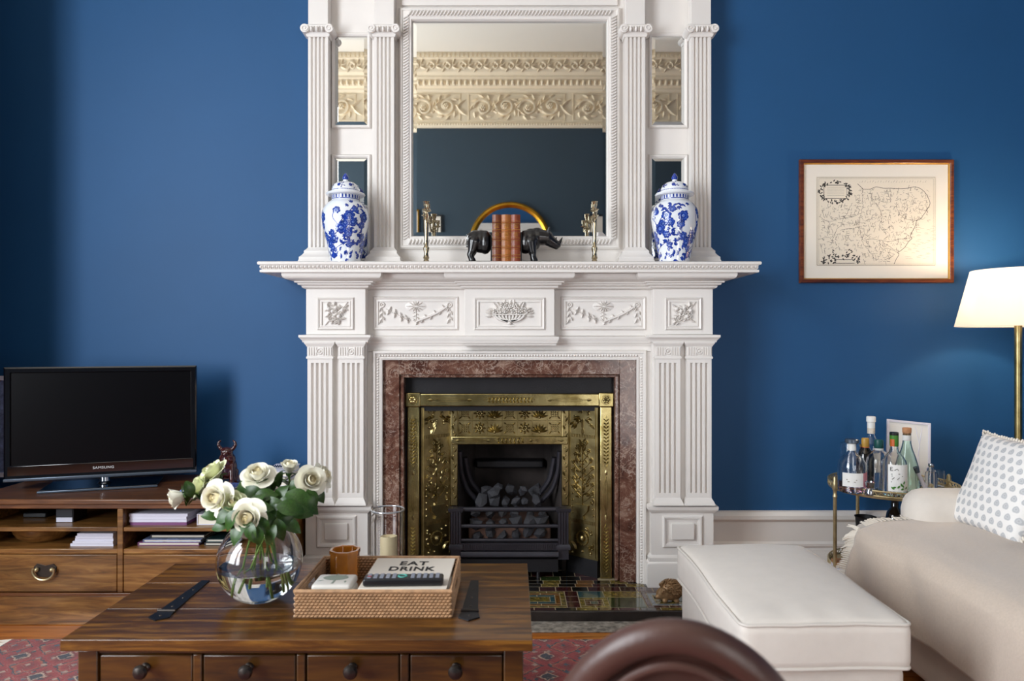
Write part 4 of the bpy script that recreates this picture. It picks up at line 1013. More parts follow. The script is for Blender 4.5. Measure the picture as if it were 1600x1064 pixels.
for i in range(1150):                                   # place names and hills
    u, v = rnd.uniform(.03, .93), rnd.uniform(.04, .86)
    lim = .93 if v > .5 else .62 + (v - .02) * .55
    if u > lim or (u < .32 and v > .68) or (u < .38 and v < .17): continue
    L = rnd.uniform(.012, .035); x = 0; sg = []; sl = rnd.choice((0, 0, .5, -.6, 1.6, -1.8))
    while x < L: sg.append((u + x / (1 + abs(sl)), v + sl * x + rnd.uniform(-.004, .004))); x += .004
    if len(sg) > 2: st(ink if rnd.random() < .5 else lite, sg, .0013)
for i in range(60):
    u, v = rnd.uniform(.72, .97), rnd.uniform(.06, .45)
    st(lite, [(u, v), (u + .012, v + .004), (u + .03, v)], .0010)
for i in range(26): st(lite, [(.36 + i * .022, .935), (.368 + i * .022, .955 if i % 3 else .94)], .0012)
# cartouche and figures
st(ink, [(.065, .755), (.255, .755), (.255, .905), (.065, .905), (.065, .755)], .0035)
for i in range(90):
    a_ = rnd.random() * 2 * PI; cu, cv = .16 + .125 * math.cos(a_), .83 + .115 * math.sin(a_)
    if .07 < cu < .25 and .76 < cv < .90: continue
    ink.leaf(lambda u, v, h: (u, YW - .0093 - h, v), ma + cu * mw, m0 + cv * mh, rnd.random() * 6, .014, .006, .0006)
for v in (.88, .86, .84, .815, .79): st(lite, [(.09, v), (.235, v)], .0011)
for i in range(85):
    u = rnd.uniform(.06, .36); v = .03 + rnd.random() * (.05 + .09 * math.exp(-((u - .15) / .04) ** 2) + .12 * math.exp(-((u - .28) / .05) ** 2))
    if .17 < u < .31 and v < .07: continue
    ink.leaf(lambda u, v, h: (u, YW - .0093 - h, v), ma + u * mw, m0 + v * mh, rnd.random() * 6, .014, .006, .0006)
st(ink, [(.165, .03), (.32, .03), (.32, .07), (.165, .07), (.165, .03)], .002)
sheet = t.children[-1]
build(ink, 'map_engraving', 'ink', sheet, kind='stuff'); build(lite, 'map_fine_lines', 'inklight', sheet, kind='stuff')
pg, nt, bb = newmat('picture_glazing'); nt.nodes.remove(bb); tr_ = N(nt, 'ShaderNodeBsdfTransparent'); gl = N(nt, 'ShaderNodeBsdfGlossy'); gl.inputs['Roughness'].default_value = .12; fr = N(nt, 'ShaderNodeValue'); fr.outputs[0].default_value = .05; ms = N(nt, 'ShaderNodeMixShader')
nt.links.new(fr.outputs[0], ms.inputs[0]); nt.links.new(tr_.outputs[0], ms.inputs[1]); nt.links.new(gl.outputs[0], ms.inputs[2]); nt.links.new(ms.outputs[0], nt.nodes['Material Output'].inputs[0])
MT['pane'] = pg
build(MB().add([(a + .02, YW - .0125, z0 + .02), (c - .02, YW - .0125, z0 + .02), (c - .02, YW - .0125, z1 - .02), (a + .02, YW - .0125, z1 - .02)], [(0, 1, 2, 3)]), 'glazing', 'pane', t)

# ================================================================== FLOOR LAMP
LX, LY = wx(1591, 3.05), 3.05
t = thing('floor_lamp', 'brass floor lamp with glowing white tapered shade', 'lamp', (LX, LY, 0))
build(MB().lathe([(.15, 0), (.15, .012), (.14, .02), (.02, .028), (.014, .04)], (LX, LY, 0), 32), 'base', 'brass_pole', t)
build(MB().tube([(LX, LY, .03), (LX, LY, 1.26)], .0145, 16), 'pole', 'brass_old', t)
m, nt, bb = newmat('lampshade_cotton'); bb.inputs['Base Color'].default_value = lin('#f4ece2'); bb.inputs['Roughness'].default_value = .9
tl = N(nt, 'ShaderNodeBsdfTranslucent'); tl.inputs[0].default_value = (.95, .91, .86, 1); mx = N(nt, 'ShaderNodeMixShader'); mx.inputs[0].default_value = .55
nt.links.new(bb.outputs[0], mx.inputs[1]); nt.links.new(tl.outputs[0], mx.inputs[2]); nt.links.new(mx.outputs[0], nt.nodes['Material Output'].inputs[0]); MT['shade'] = m
zb, zt = wz(510, LY), wz(422, LY)
sh = build(MB().lathe([(.232, zb), (.174, zt), (.1725, zt), (.2305, zb)], (LX, LY, 0), 48, closed=True), 'shade', 'shade', t)
rg = MB()
for q in range(3): a_ = 2 * PI * q / 3; rg.tube([(LX, LY, zt - .03), (LX + .172 * math.cos(a_), LY + .172 * math.sin(a_), zt - .008)], .002, 6)
build(rg, 'shade_carrier', 'brass_pole', sh)
build(MB().lathe([(.012, 1.26), (.014, 1.27), (.03, 1.30), (.031, 1.32), (.022, 1.345), (0, 1.352)], (LX, LY, 0), 16), 'bulb', M('bulb_glow', '#ffe2b8', .4, emit=12), t)
ld = bpy.data.lights.new('bulb_light', 'POINT'); ld.energy = 12; ld.color = (1, .80, .58); ld.shadow_soft_size = .045
lo = bpy.data.objects.new('bulb_light', ld); COL.objects.link(lo); lo.parent = t; lo.location = Vector((LX, LY, 1.372)) - t.location

# ================================================================== TELEVISION STAND
SF, SB = 2.846, 3.355
tv = thing('television_stand', 'low walnut television stand with open shelves and drawers', 'cabinet', (-1.6, 3.1, 0))
def S(name, x0, x1, y0, y1, z0, z1, mat='standwood', par=tv, bev=.0025): return build(MB().box(x0, x1, y0, y1, z0, z1), name, mat, par, bev=bev)
SL, SR = -2.14, -.925; D0, D1 = wx(183, SF), wx(192, SF)
zt = wz(779, SF); zs1 = wz(800, SF)
S('top', SL - .015, SR + .012, SF - .014, SB, zt - .022, zt, 'standdark', bev=.004)
S('top_rail', SL, SR, SF, SF + .02, wz(795, SF), zt - .022, 'standdark')
S('side_panel', SL, SL + .022, SF, SB, wz(926, SF), wz(795, SF)); S('side_panel', SR - .022, SR, SF, SB, wz(926, SF), wz(795, SF)); S('side_panel', SL, SL + .022, SF + .02, SB, wz(795, SF), zt - .022); S('side_panel', SR - .022, SR, SF + .02, SB, wz(795, SF), zt - .022)
S('divider', D0, D1, SF, SB - .01, wz(926, SF), wz(795, SF)); S('back_panel', SL, SR, SB - .01, SB, .02, zt - .022, 'standdark')
zA0, zA1 = wz(831, SF), wz(824, SF); zB0, zB1 = wz(866, SF), wz(858, SF)
for a, c in ((SL + .022, D0), (D1, SR - .022)):
    S('shelf', a, c, SF + .004, SB - .01, zA0, zA1); S('shelf', a, c, SF + .004, SB - .01, zB0, zB1)
    dz0, dz1 = wz(926, SF) + .003, zB0 - .002
    dr = S('drawer', a + .002, c - .002, SF + .001, SF + .30, dz0, dz1); m = (a + c) / 2; zc = (dz0 + dz1) / 2 + .004
    h = MB(); h.prism([(m - .045, zc + .022), (m - .032, zc + .034), (m - .016, zc + .03), (m, zc + .026), (m + .016, zc + .03), (m + .032, zc + .034), (m + .045, zc + .022), (m + .042, zc + .002), (m + .024, zc - .016), (m, zc - .02), (m - .024, zc - .016), (m - .042, zc + .002)], on_y(SF + .001), 0, .003)
    pl = build(h, 'handle_plate', 'knob', dr)
    g = MB(); g.tube([(m + .042 * math.cos(a_), SF - .014, zc + .010 + .036 * math.sin(a_)) for a_ in [PI * .93 + (PI * 1.14) * q / 14 for q in range(15)]], .0042, 8)
    for e in (-1, 1): g.ball((m + e * .03, SF - .008, zc + .012), .009)
    build(g, 'drop_handle', 'brass_pole', dr)
S('base_rail', SL - .006, SR + .006, SF - .006, SB, wz(931, SF), wz(926, SF), 'standdark'); 
S('plinth_board', SL, SR, SF, SF + .02, .0, wz(931, SF)); S('plinth_side', SL, SL + .02, SF + .02, SB, 0, .09); S('plinth_side', SR - .02, SR, SF + .02, SB, 0, .09)
# things on the shelves
def flat_book(name, x0, x1, y0, y1, z0, h, cover, label, cat='book', group=None, yaw=0):
    t = thing(name, label, cat, ((x0 + x1) / 2, (y0 + y1) / 2, z0), (0, 0, yaw), group); w, d = (x1 - x0) / 2, (y1 - y0) / 2
    g = MB(); tk = min(.0025, h * .2); g.box(-w, w, -d, d, 0, tk).box(-w, w, -d, d, h - tk, h).box(-w, -w + .003, -d, d, tk, h - tk)
    build(g, 'cover', cover, t, True); build(MB().box(-w + .0032, w - .004, -d + .003, d - .003, tk, h - tk), 'pages', 'pages', t, True); return t
x0, x1 = wx(112, 2.9), wx(183, 2.9) - .004
for i in range(5):
    e = i * .006; single(MB().box(x0 + e + random.uniform(0, .012), x1 - .004, SF + .03 + random.uniform(0, .012), SF + .27, zB1 + i * .0105, zB1 + i * .0105 + .010), 'magazine', 'lilac', 'white magazine in stack on the lower left shelf, %s' % ('bottom one', 'second from bottom', 'middle one', 'second from top', 'top one')[i], 'magazine', 'white magazines on the lower left shelf')
for i in range(4):
    single(MB().box(wx(205, 2.9) + random.uniform(0, .008), wx(297, 2.9) - random.uniform(0, .008), SF + .035, SF + .28, zA1 + i * .0115, zA1 + i * .0115 + .011), 'magazine', 'purple' if i == 0 else 'lilac', ('thin purple book under the white magazines', 'white magazine lying directly on the purple book', 'white magazine second from top beside purple edge', 'topmost white magazine on the upper right shelf')[i], 'magazine', 'magazines on the upper right shelf')
flat_book('book', wx(310, 2.9), wx(352, 2.9), SF + .04, SF + .26, zA1, .043, 'lilac', 'pale book right of the magazine stack on upper shelf')
flat_book('book', wx(216, 2.9), wx(312, 2.9), SF + .05, SF + .27, zB1, .013, 'purple', 'purple book at the bottom of lower right shelf stack')
flat_book('book', wx(224, 2.9), wx(315, 2.9), SF + .05, SF + .26, zB1 + .0132, .011, 'bluecover', 'grey blue book lying on the purple book')
flat_book('book', wx(232, 2.9), wx(317, 2.9), SF + .07, SF + .28, zB1 + .0244, .014, 'darkcover', 'dark book on top of lower right shelf stack')
flat_book('book', wx(320, 2.9), wx(362, 2.9), SF + .05, SF + .26, zB1, .011, 'darkcover', 'dark thin book behind the glass vase, lower shelf')
flat_book('book', wx(321, 2.9), wx(364, 2.9), SF + .06, SF + .26, zB1 + .0112, .012, 'tile_teal', 'teal thin book on the dark one, lower shelf')
# small box and wooden bowl
t = thing('small_box', 'small dark box with pale front on upper left shelf', 'box', (wx(107, 2.95), 2.99, zA1)); X = wx(107, 2.95)
build(MB().box(X - .036, X + .036, 2.925, 3.02, zA1, zA1 + .055), 'case', 'blackplastic', t, bev=.002); build(MB().box(X - .032, X + .032, 2.922, 2.926, zA1 + .002, zA1 + .020), 'front_strip', 'lilac', t); build(MB().box(X - .032, X + .032, 2.922, 2.926, zA1 + .024, zA1 + .052), 'front_window', 'darkcover', t)
single(MB().box(wx(60, 3.1), wx(95, 3.1), 3.0, 3.1, zA1, zA1 + .02), 'black_case', 'blackplastic', 'flat black case on the upper left shelf behind the small box', 'box', bev=.004)
X = wx(70, 3.0); bw = MB(); bw.lathe([(.07, 0), (.075, .004), (.098, .018), (.112, .040), (.118, .058), (.113, .059), (.106, .041), (.09, .02), (.06, .010), (0, .009)], (X, 3.0, zB1), 32)
single(bw, 'wooden_bowl', 'standwood', 'round turned wooden bowl on the lower left shelf', 'bowl')
# ------------------------------------------------------------------ television
pR = Vector((wx(307, 3.2), 3.2, 0)); pL = Vector((wx(5, 2.97), 2.97, 0)); mid = (pR + pL) / 2; yaw = math.atan2(pR.y - pL.y, pR.x - pL.x); TW = (pR - pL).length / 2
t = thing('television', 'flat screen television with glossy black bezel on walnut stand', 'television', (mid.x, mid.y, zt), (0, 0, yaw))
b0, b1 = wz(742, 3.085) - zt, wz(572.5, 3.085) - zt
g = MB(); g.rbox((0, .036, (b0 + b1) / 2), (TW, .020, (b1 - b0) / 2), .010, 2); build(g, 'housing', 'pianoblack', t, True)
g = MB().sweep([(-TW, b0), (TW, b0), (TW, b1), (-TW, b1)], [(0, 0), (0, .016), (-.006, .02), (-.022, .018), (-.026, .010), (-.026, 0)], lambda u, v, h: (u, .02 - h, v), True)
build(g, 'bezel', 'pianoblack', t, True)
build(MB().box(-TW + .005, TW - .005, .001, .018, b0 + .004, b0 + .055), 'lower_bezel', 'pianoblack', t, True, bev=.003)
build(MB().box(-TW + .024, TW - .024, .008, .012, b0 + .05, b1 - .022), 'screen', 'screen', t, True)
build(MB().box(-TW - .001, TW + .001, -.004, .03, b0 - .010, b0 + .003), 'silver_edge_strip', 'silverplastic', t, True, bev=.003)
lettering('SAMSUNG', .0145, 'white_print', t, (.0, .0002, b0 + .032), (PI / 2, 0, 0), 1.1, 1.15)
build(MB().lathe([(.03, .012), (.022, .02), (.018, b0 + .01)], (0, .028, 0), 20), 'neck', 'chrome', t, True)
build(MB().box(-.22, .22, -.09, .12, 0, .012), 'foot', 'darkglass', t, True, bev=.004)
build(MB().box(-.222, .222, -.094, -.088, .001, .010), 'foot_edge', 'silverplastic', t, True, bev=.002)
# picture at the left edge of the frame
t = thing('leaning_picture', 'pale framed picture at the left edge behind the television', 'picture', (-2.36, 3.30, zt), (-.05, 0, .1))
build(MB().sweep([(-.13, .0), (.13, 0), (.13, .46), (-.13, .46)], [(0, 0), (0, .02), (-.02, .02), (-.02, 0)], on_y(0), True), 'frame', 'lilac', t, True); build(MB().box(-.115, .115, -.01, -.002, .015, .445), 'print', 'bluecover', t, True)
# lacquered horned figure
FX, FY = wx(356, 3.15), 3.15
t = thing('horned_figurine', 'dark red lacquered horned animal figurine behind white roses', 'figurine', (FX, FY, zt))
g = MB(); z = zt
g.ball((FX, FY, z + .072), (.041, .034, .05)); g.ball((FX, FY - .006, z + .105), (.037, .032, .035)); g.ball((FX, FY - .01, z + .137), (.027, .025, .024)); g.ball((FX, FY - .03, z + .131), (.012, .012, .010)); g.ball((FX, FY - .034, z + .136), (.006, .006, .005))
for e in (-1, 1):
    cap(g, (FX + e * .022, FY - .012, z + .09), .013, (FX + e * .027, FY - .026, z + .018), .010); g.ball((FX + e * .028, FY - .032, z + .011), (.012, .016, .010))
    cap(g, (FX + e * .028, FY + .005, z + .05), .018, (FX + e * .032, FY - .012, z + .016), .013)
    for q0, q1, r0, r1 in (((.018, .146), (.029, .156), .009, .0085), ((.029, .156), (.037, .168), .0085, .0075), ((.037, .168), (.036, .180), .0075, .006), ((.036, .180), (.028, .187), .006, .0045)): cap(g, (FX + e * q0[0], FY - .008, z + q0[1]), r0, (FX + e * q1[0], FY - .01, z + q1[1]), r1, 8)
    g.ball((FX + e * .010, FY - .030, z + .142), .0055)
g.lathe([(.044, 0), (.044, .008), (.036, .012), (0, .012)], (FX, FY + .002, z), 20)
o = build(g, 'figure_body', 'lacquer', t); remesh(o, .0028, 3)
# books and magazines on the right end of the stand
def bk(px0, px1, Y, z, h, cov, lab, dd=.2, yaw=0): return flat_book('book', wx(px0, Y), wx(px1, Y), Y - .01, Y - .01 + dd, z, h, cov, lab, 'book', None, yaw)
bk(405, 449, 3.10, zt, .020, 'lilac', 'white book at the bottom of the pile beside fireplace jamb'); bk(407, 447, 3.11, zt + .0202, .018, 'darkcover', 'dark book in the middle of the pile behind roses'); bk(410, 449, 3.11, zt + .0384, .022, 'lilac', 'pale book on top of the pile behind the roses')
g = MB(); c = Vector((wx(428, 3.17), 3.17, zt + .0606)); 
for q in range(7): g.tube([(c.x - .03 + q * .01, c.y, c.z + .0035), (c.x - .026 + q * .01, c.y + .01, c.z + .014), (c.x - .02 + q * .01, c.y, c.z + .006)], .0028, 6)
g.tube([(c.x - .035, c.y, c.z + .003), (c.x + .04, c.y, c.z + .003)], .003, 6)
single(g, 'wire_trinket', 'chrome', 'small silver wire trinket on top of the book pile', 'ornament')
t = flat_book('magazine', wx(282, 2.98), wx(350, 2.98), 2.92, 3.13, zt, .008, 'bluecover', 'blue and white patterned magazine at the edge of stand top', 'magazine', None, .12)
flat_book('magazine', wx(300, 3.02), wx(372, 3.02), 2.92, 3.085, zt + .0085, .008, 'cobalt2', 'mid blue magazine lying on the patterned one', 'magazine', None, -.1)
# ================================================================== RUG
def rugmat():
    m, nt, b = newmat('persian_rug'); v = coords(nt)
    sep = N(nt, 'ShaderNodeSeparateXYZ'); nt.links.new(v, sep.inputs[0])
    def math_(op, a, bb=None, c=None):
        n = N(nt, 'ShaderNodeMath', operation=op)
        for i, x in enumerate((a, bb, c)):
            if x is None: continue
            if isinstance(x, (int, float)): n.inputs[i].default_value = x
            else: nt.links.new(x, n.inputs[i])
        return n.outputs[0]
    def cell(s, off): # distance inside a repeating cell, diamond metric
        ax = math_('ABSOLUTE', math_('SUBTRACT', math_('FRACT', math_('ADD', math_('MULTIPLY', sep.outputs[0], s), off)), .5))
        ay = math_('ABSOLUTE', math_('SUBTRACT', math_('FRACT', math_('ADD', math_('MULTIPLY', sep.outputs[1], s), off)), .5))
        return math_('ADD', ax, ay)
    d1 = cell(6.5, .1); d2 = cell(19, .3); d3 = cell(50, 0)
    w = noise(nt, v, 60, 3); d1w = math_('ADD', d1, math_('MULTIPLY', math_('SUBTRACT', w, .5), .25)); d2w = math_('ADD', d2, math_('MULTIPLY', math_('SUBTRACT', w, .5), .5))
    red, dred, navy, cream, orange = lin('#96272a'), lin('#6f1b20'), lin('#232a3b'), lin('#b79a86'), lin('#a55a3e')
    def cramp(f, st_):
        o = ramp(nt, f, st_); nt.nodes[-1].color_ramp.interpolation = 'CONSTANT' if False else 'LINEAR'; return o
    base = ramp(nt, d1w, [(.0, navy), (.16, navy), (.18, cream), (.21, cream), (.23, dred), (.42, red), (.55, red), (.57, navy), (.60, navy), (.62, orange), (.70, red), (1, dred)])
    ov = ramp(nt, d2w, [(.0, (1, 1, 1, 1)), (.20, (1, 1, 1, 1)), (.23, (0, 0, 0, 1)), (.40, (0, 0, 0, 1)), (.42, (.7, .7, .7, 1)), (.47, (0, 0, 0, 1)), (1, (0, 0, 0, 1))])
    n2 = noise(nt, v, 12, 2); oc = ramp(nt, n2, [(.4, navy), (.5, cream), (.58, lin('#3c4a5c'))])
    mx = N(nt, 'ShaderNodeMixRGB'); nt.links.new(ov, mx.inputs[0]); nt.links.new(base, mx.inputs[1]); nt.links.new(oc, mx.inputs[2])
    fl_ = ramp(nt, d3, [(.0, (.75, .7, .7, 1)), (.3, (1, 1, 1, 1)), (1, (1.05, 1.05, 1.05, 1))])
    mu = N(nt, 'ShaderNodeMixRGB', blend_type='MULTIPLY'); mu.inputs[0].default_value = 1; nt.links.new(mx.outputs[0], mu.inputs[1]); nt.links.new(fl_, mu.inputs[2])
    nt.links.new(mu.outputs[0], b.inputs['Base Color']); b.inputs['Roughness'].default_value = .95; b.inputs['Sheen Weight'].default_value = .3
    bump(nt, b, noise(nt, v, 260, 2), .5, .004); return m
MT['rug'] = rugmat()
RX0, RX1, RY0, RY1 = -1.86, 1.05, -.5, 2.69
t = thing('rug', 'red patterned Persian rug with pale fringe under coffee table', 'rug', ((RX0 + RX1) / 2, 1.1, 0))
g = MB()
g.grid(40, 40, lambda u, v: (RX0 + (RX1 - RX0) * u, RY0 + (RY1 - RY0) * v, .009)); build(g, 'pile', 'rug', t)
build(MB().box(RX0, RX1, RY0, RY1, .001, .0088), 'backing', 'rug', t)
g = MB(); y = RY0
while y < RY1:
    a = random.uniform(-.02, .02); g.tube([(RX0 + .005, y, .006), (RX0 - .03, y + a * .4, .005), (RX0 - .075, y + a, .004)], [.0035, .003, .0018], 5); y += .011
build(g, 'fringe', 'fringe', t, kind='stuff')

# ================================================================== COFFEE TABLE
TZ = .45; TX0, TX1, TY0, TY1 = -1.012, .046, 1.618, 2.176
ct = thing('coffee_table', 'dark chestnut coffee table with plank top and small drawers', 'table', ((TX0 + TX1) / 2, (TY0 + TY1) / 2, .009))
def T(name, x0, x1, y0, y1, z0, z1, mat='tablefront', par=ct, bev=.003): return build(MB().box(x0, x1, y0, y1, z0, z1), name, mat, par, bev=bev)
ys = [TY0, 1.807, 2.0, TY1]
for y0, y1 in zip(ys, ys[1:]): T('top_plank', TX0, TX1, y0 + .0005, y1 - .0005, TZ - .026, TZ, 'tablewood', bev=.0014)
AX0, AX1, AY0, AY1 = TX0 + .022, TX1 - .02, TY0 + .03, TY1 - .03
T('top_frame', AX0 - .006, AX1 + .006, AY0 - .006, AY1 + .006, TZ - .036, TZ - .0262, bev=.002)
for xx in (AX0, AX1 - .045):
    for yy in (AY0, AY1 - .045): T('leg', xx, xx + .045, yy, yy + .045, .009, TZ - .036)
T('side_panel', AX0 + .006, AX0 + .02, AY0 + .045, AY1 - .045, .14, TZ - .036); T('side_panel', AX1 - .02, AX1 - .006, AY0 + .045, AY1 - .045, .14, TZ - .036); T('back_panel', AX0 + .045, AX1 - .045, AY1 - .02, AY1 - .006, .14, TZ - .036)
T('top_rail', AX0 + .045, AX1 - .045, AY0 + .004, AY0 + .03, TZ - .046, TZ - .036); T('bottom_rail', AX0 + .045, AX1 - .045, AY0 + .004, AY0 + .03, .13, .16); T('bottom_board', AX0 + .02, AX1 - .02, AY0 + .03, AY1 - .02, .14, .152)
dw = (AX1 - AX0 - .09 - 3 * .02) / 4
for i in range(4):
    x0 = AX0 + .045 + i * (dw + .02)
    if i: T('drawer_divider', x0 - .02, x0, AY0 + .002, AY0 + .3, .16, TZ - .046)
    d = T('drawer', x0 + .002, x0 + dw - .002, AY0 + .005, AY0 + .3, .162, TZ - .048, bev=.004)
    c = (x0 + dw / 2, AY0, wz(1047, AY0 - .01)); k = MB(); k.v = []
    g = MB().lathe([(.011, 0), (.010, .003), (.0055, .006), (.0055, .012), (.011, .016), (.0155, .022), (.0165, .028), (.013, .034), (.005, .037), (0, .0375)], (0, 0, 0), 18)
    g.v = [(c[0] + p[0], c[1] + .005 - p[2], c[2] + p[1]) for p in g.v]; build(g, 'knob', 'knob', d)
def strap(cx, flip, n):
    z = TZ + .0002; y0, y1 = 1.725, 2.012
    g = MB(); g.prism([(cx - .011, y1), (cx + .011, y1), (cx + .020, y0 + .062), (cx - .020, y0 + .062)], on_z(z), 0, .003)
    h = build(g, 'hinge_strap', 'hingeiron', ct)
    g = MB(); g.prism([(cx - .020, y0 + .056), (cx + .020, y0 + .056), (cx + .026, y0 + .02), (cx, y0), (cx - .026, y0 + .02)], on_z(z), 0, .0032); build(g, 'hinge_tip', 'hingeiron', ct)
    build(MB().tube([(cx - .022, y0 + .059, z + .004), (cx + .022, y0 + .059, z + .004)], .0038, 8), 'hinge_knuckle', 'knob', ct)
    for yy in (y0 + .028, y0 + .09, y0 + .15, y0 + .21): g = MB(); g.dome(on_z(z + .003), cx, yy, .004, .002); build(g, 'hinge_rivet', 'knob', h)
strap(-.852, 1, 0); strap(-.104, 1, 1)

# ================================================================== GLASS VASE OF ROSES
VX, VY, VR = wx(406, 1.87), 1.87, .107; VC = TZ + .101
vase = thing('glass_vase', 'round clear glass vase half full of water with roses', 'vase', (VX, VY, TZ))
pr = []; n = 22
for i in range(n + 1):
    a_ = -PI / 2 + .42 + (PI - .42 - .70) * i / n; pr.append((VR * math.cos(a_), VR * math.sin(a_)))
rim = pr[-1]; inn = [((r - .0032) if r > .01 else r, z + (.004 if z < -.085 else 0)) for r, z in reversed(pr)]
outer = [(0, pr[0][1])] + pr + [(rim[0] - .0005, rim[1] + .003), (rim[0] - .0028, rim[1] + .003)]
inner = [(r, z) for r, z in inn] + [(0, pr[0][1] + .006)]
build(MB().lathe(outer + inner, (VX, VY, VC), 48), 'bowl', 'glass', vase)
wl = -.012
wp = [(0, pr[0][1] + .0055)] + [(r - .0028, z + (.004 if z < -.085 else 0)) for r, z in pr if z < wl] ; wr = math.sqrt(VR ** 2 - wl ** 2) - .0028
build(MB().lathe(wp + [(wr, wl), (0, wl)], (VX, VY, VC), 48), 'water', 'water', vase, label='clear water in the lower half of the vase')
# rose petals of three sizes, shared by every bloom
def petal_mesh(name, mat, r, h, ha, close, flare, curl):
    g = MB(); nu, nv = 7, 8
    def fn(u, v):
        s = u * 2 - 1; wdt = math.sin(PI * (.14 + .62 * v)) ** .7
        a_ = s * ha * wdt; rad = r * (.30 + .70 * math.sin(PI * v * close)) + flare * v ** 2.5 + curl * max(0, v - .70) ** 2 * 11 * (1 - .35 * s * s)
        z = h * (v - .15 * (s * s) * v ** 2) - curl * max(0, v - .78) * 1.5
        return (rad * math.cos(a_), rad * math.sin(a_), z)
    g.grid(nu, nv, fn); o = build(g, name, mat); me = o.data; bpy.data.objects.remove(o)
    return me
PM = {}
for key, mt in (('a', 'petal'), ('g', 'petal_green')):
    PM[key] = [petal_mesh('petal', 'petal_in', .0074, .0335, 1.6, .84, 0, .0001), petal_mesh('petal', 'petal_in' if key == 'a' else mt, .0110, .0350, 1.4, .78, 0, .0006), petal_mesh('petal', mt, .0155, .0350, 1.15, .66, .0004, .0020),
               petal_mesh('petal', mt, .0195, .0335, 1.0, .58, .002, .0034), petal_mesh('petal', mt, .0220, .0285, .92, .50, .008, .0046)]
hg = MB()
def hf(u, v):
    a_ = u * 5.2 * PI; r = .0008 + .0052 * u; return ((r + .0012 * v) * math.cos(a_), (r + .0012 * v) * math.sin(a_), .006 + v * (.027 - .002 * u) - .002 * (1 - v))
hg.grid(44, 4, hf); hg.ball((0, 0, .014), (.0062, .0062, .0165), 12, 8); ho = build(hg, 'rose_heart', 'petal_in'); HEART = ho.data; bpy.data.objects.remove(ho)
sg_ = MB(); sg_.ball((0, 0, -.002), (.009, .009, .009))
for q in range(5):
    a_ = 2 * PI * q / 5; sg_.leaf(lambda u, v, h: (u, v, .002 - 6.5 * (u * u + v * v) + h), 0, 0, a_, .032, .009, .0012)
so = build(sg_, 'calyx', 'leaf'); CALYX = so.data; bpy.data.objects.remove(so)
lg = MB()
def lf(u, v):
    s = u * 2 - 1; wd = .30 * math.sin(PI * min(1, v * .97 + .03)) ** .8 * (1 - .25 * v); return (v, s * wd, .10 * math.sin(PI * v) - .28 * v * v * .5 + .10 * abs(s) * wd * 2)
lg.grid(5, 9, lf); lo_ = build(lg, 'leaf', 'leaf'); LEAF = lo_.data; bpy.data.objects.remove(lo_)
def place(me, name, parent, loc, rot, sc):
    o = bpy.data.objects.new(name, me); COL.objects.link(o); o.parent = parent; o.location = loc; o.rotation_euler = rot; o.scale = (sc, sc, sc) if not hasattr(sc, '__len__') else sc; return o
rr = random.Random(11)
# px, py, depth, facing (x, y, z), size, openness, kind, label
ROSES = [(277, 777, 1.80, (-.75, -.35, -.25), 1.0, .55, 'a', 'white rose drooping furthest left over the table'),
         (338, 778, 1.74, (-.25, -.95, .25), 1.12, 1, 'a', 'open white rose facing forward left of the small creamy one'),
         (333, 738, 1.86, (-.55, -.35, .75), 1.1, .7, 'g', 'greenish white rose at upper left, below the figurine'),
         (312, 760, 1.84, (-.75, -.5, .3), .95, .6, 'g', 'greenish white rose tucked behind the open forward one at left'),
         (363, 787, 1.74, (.2, -.8, .55), .9, .75, 'g', 'small greenish cream rose between two open white roses'),
         (387, 809, 1.70, (-.05, -.98, .15), 1.14, 1, 'a', 'lowest open white rose, just above the vase'),
         (403, 742, 1.84, (.1, -.6, .8), 1.12, .9, 'a', 'open white rose at the top middle of bouquet'),
         (452, 731, 1.92, (.15, -.25, .95), .9, .45, 'a', 'half open white rose pointing up, right of the middle'),
         (486, 751, 1.84, (.45, -.75, .35), 1.05, .8, 'a', 'cream rose at right with its face turned forward'),
         (503, 744, 1.93, (.85, -.1, .45), 1.0, .6, 'a', 'white rose furthest right, behind the cream one')]
NECK = Vector((VX, VY, VC + .085))
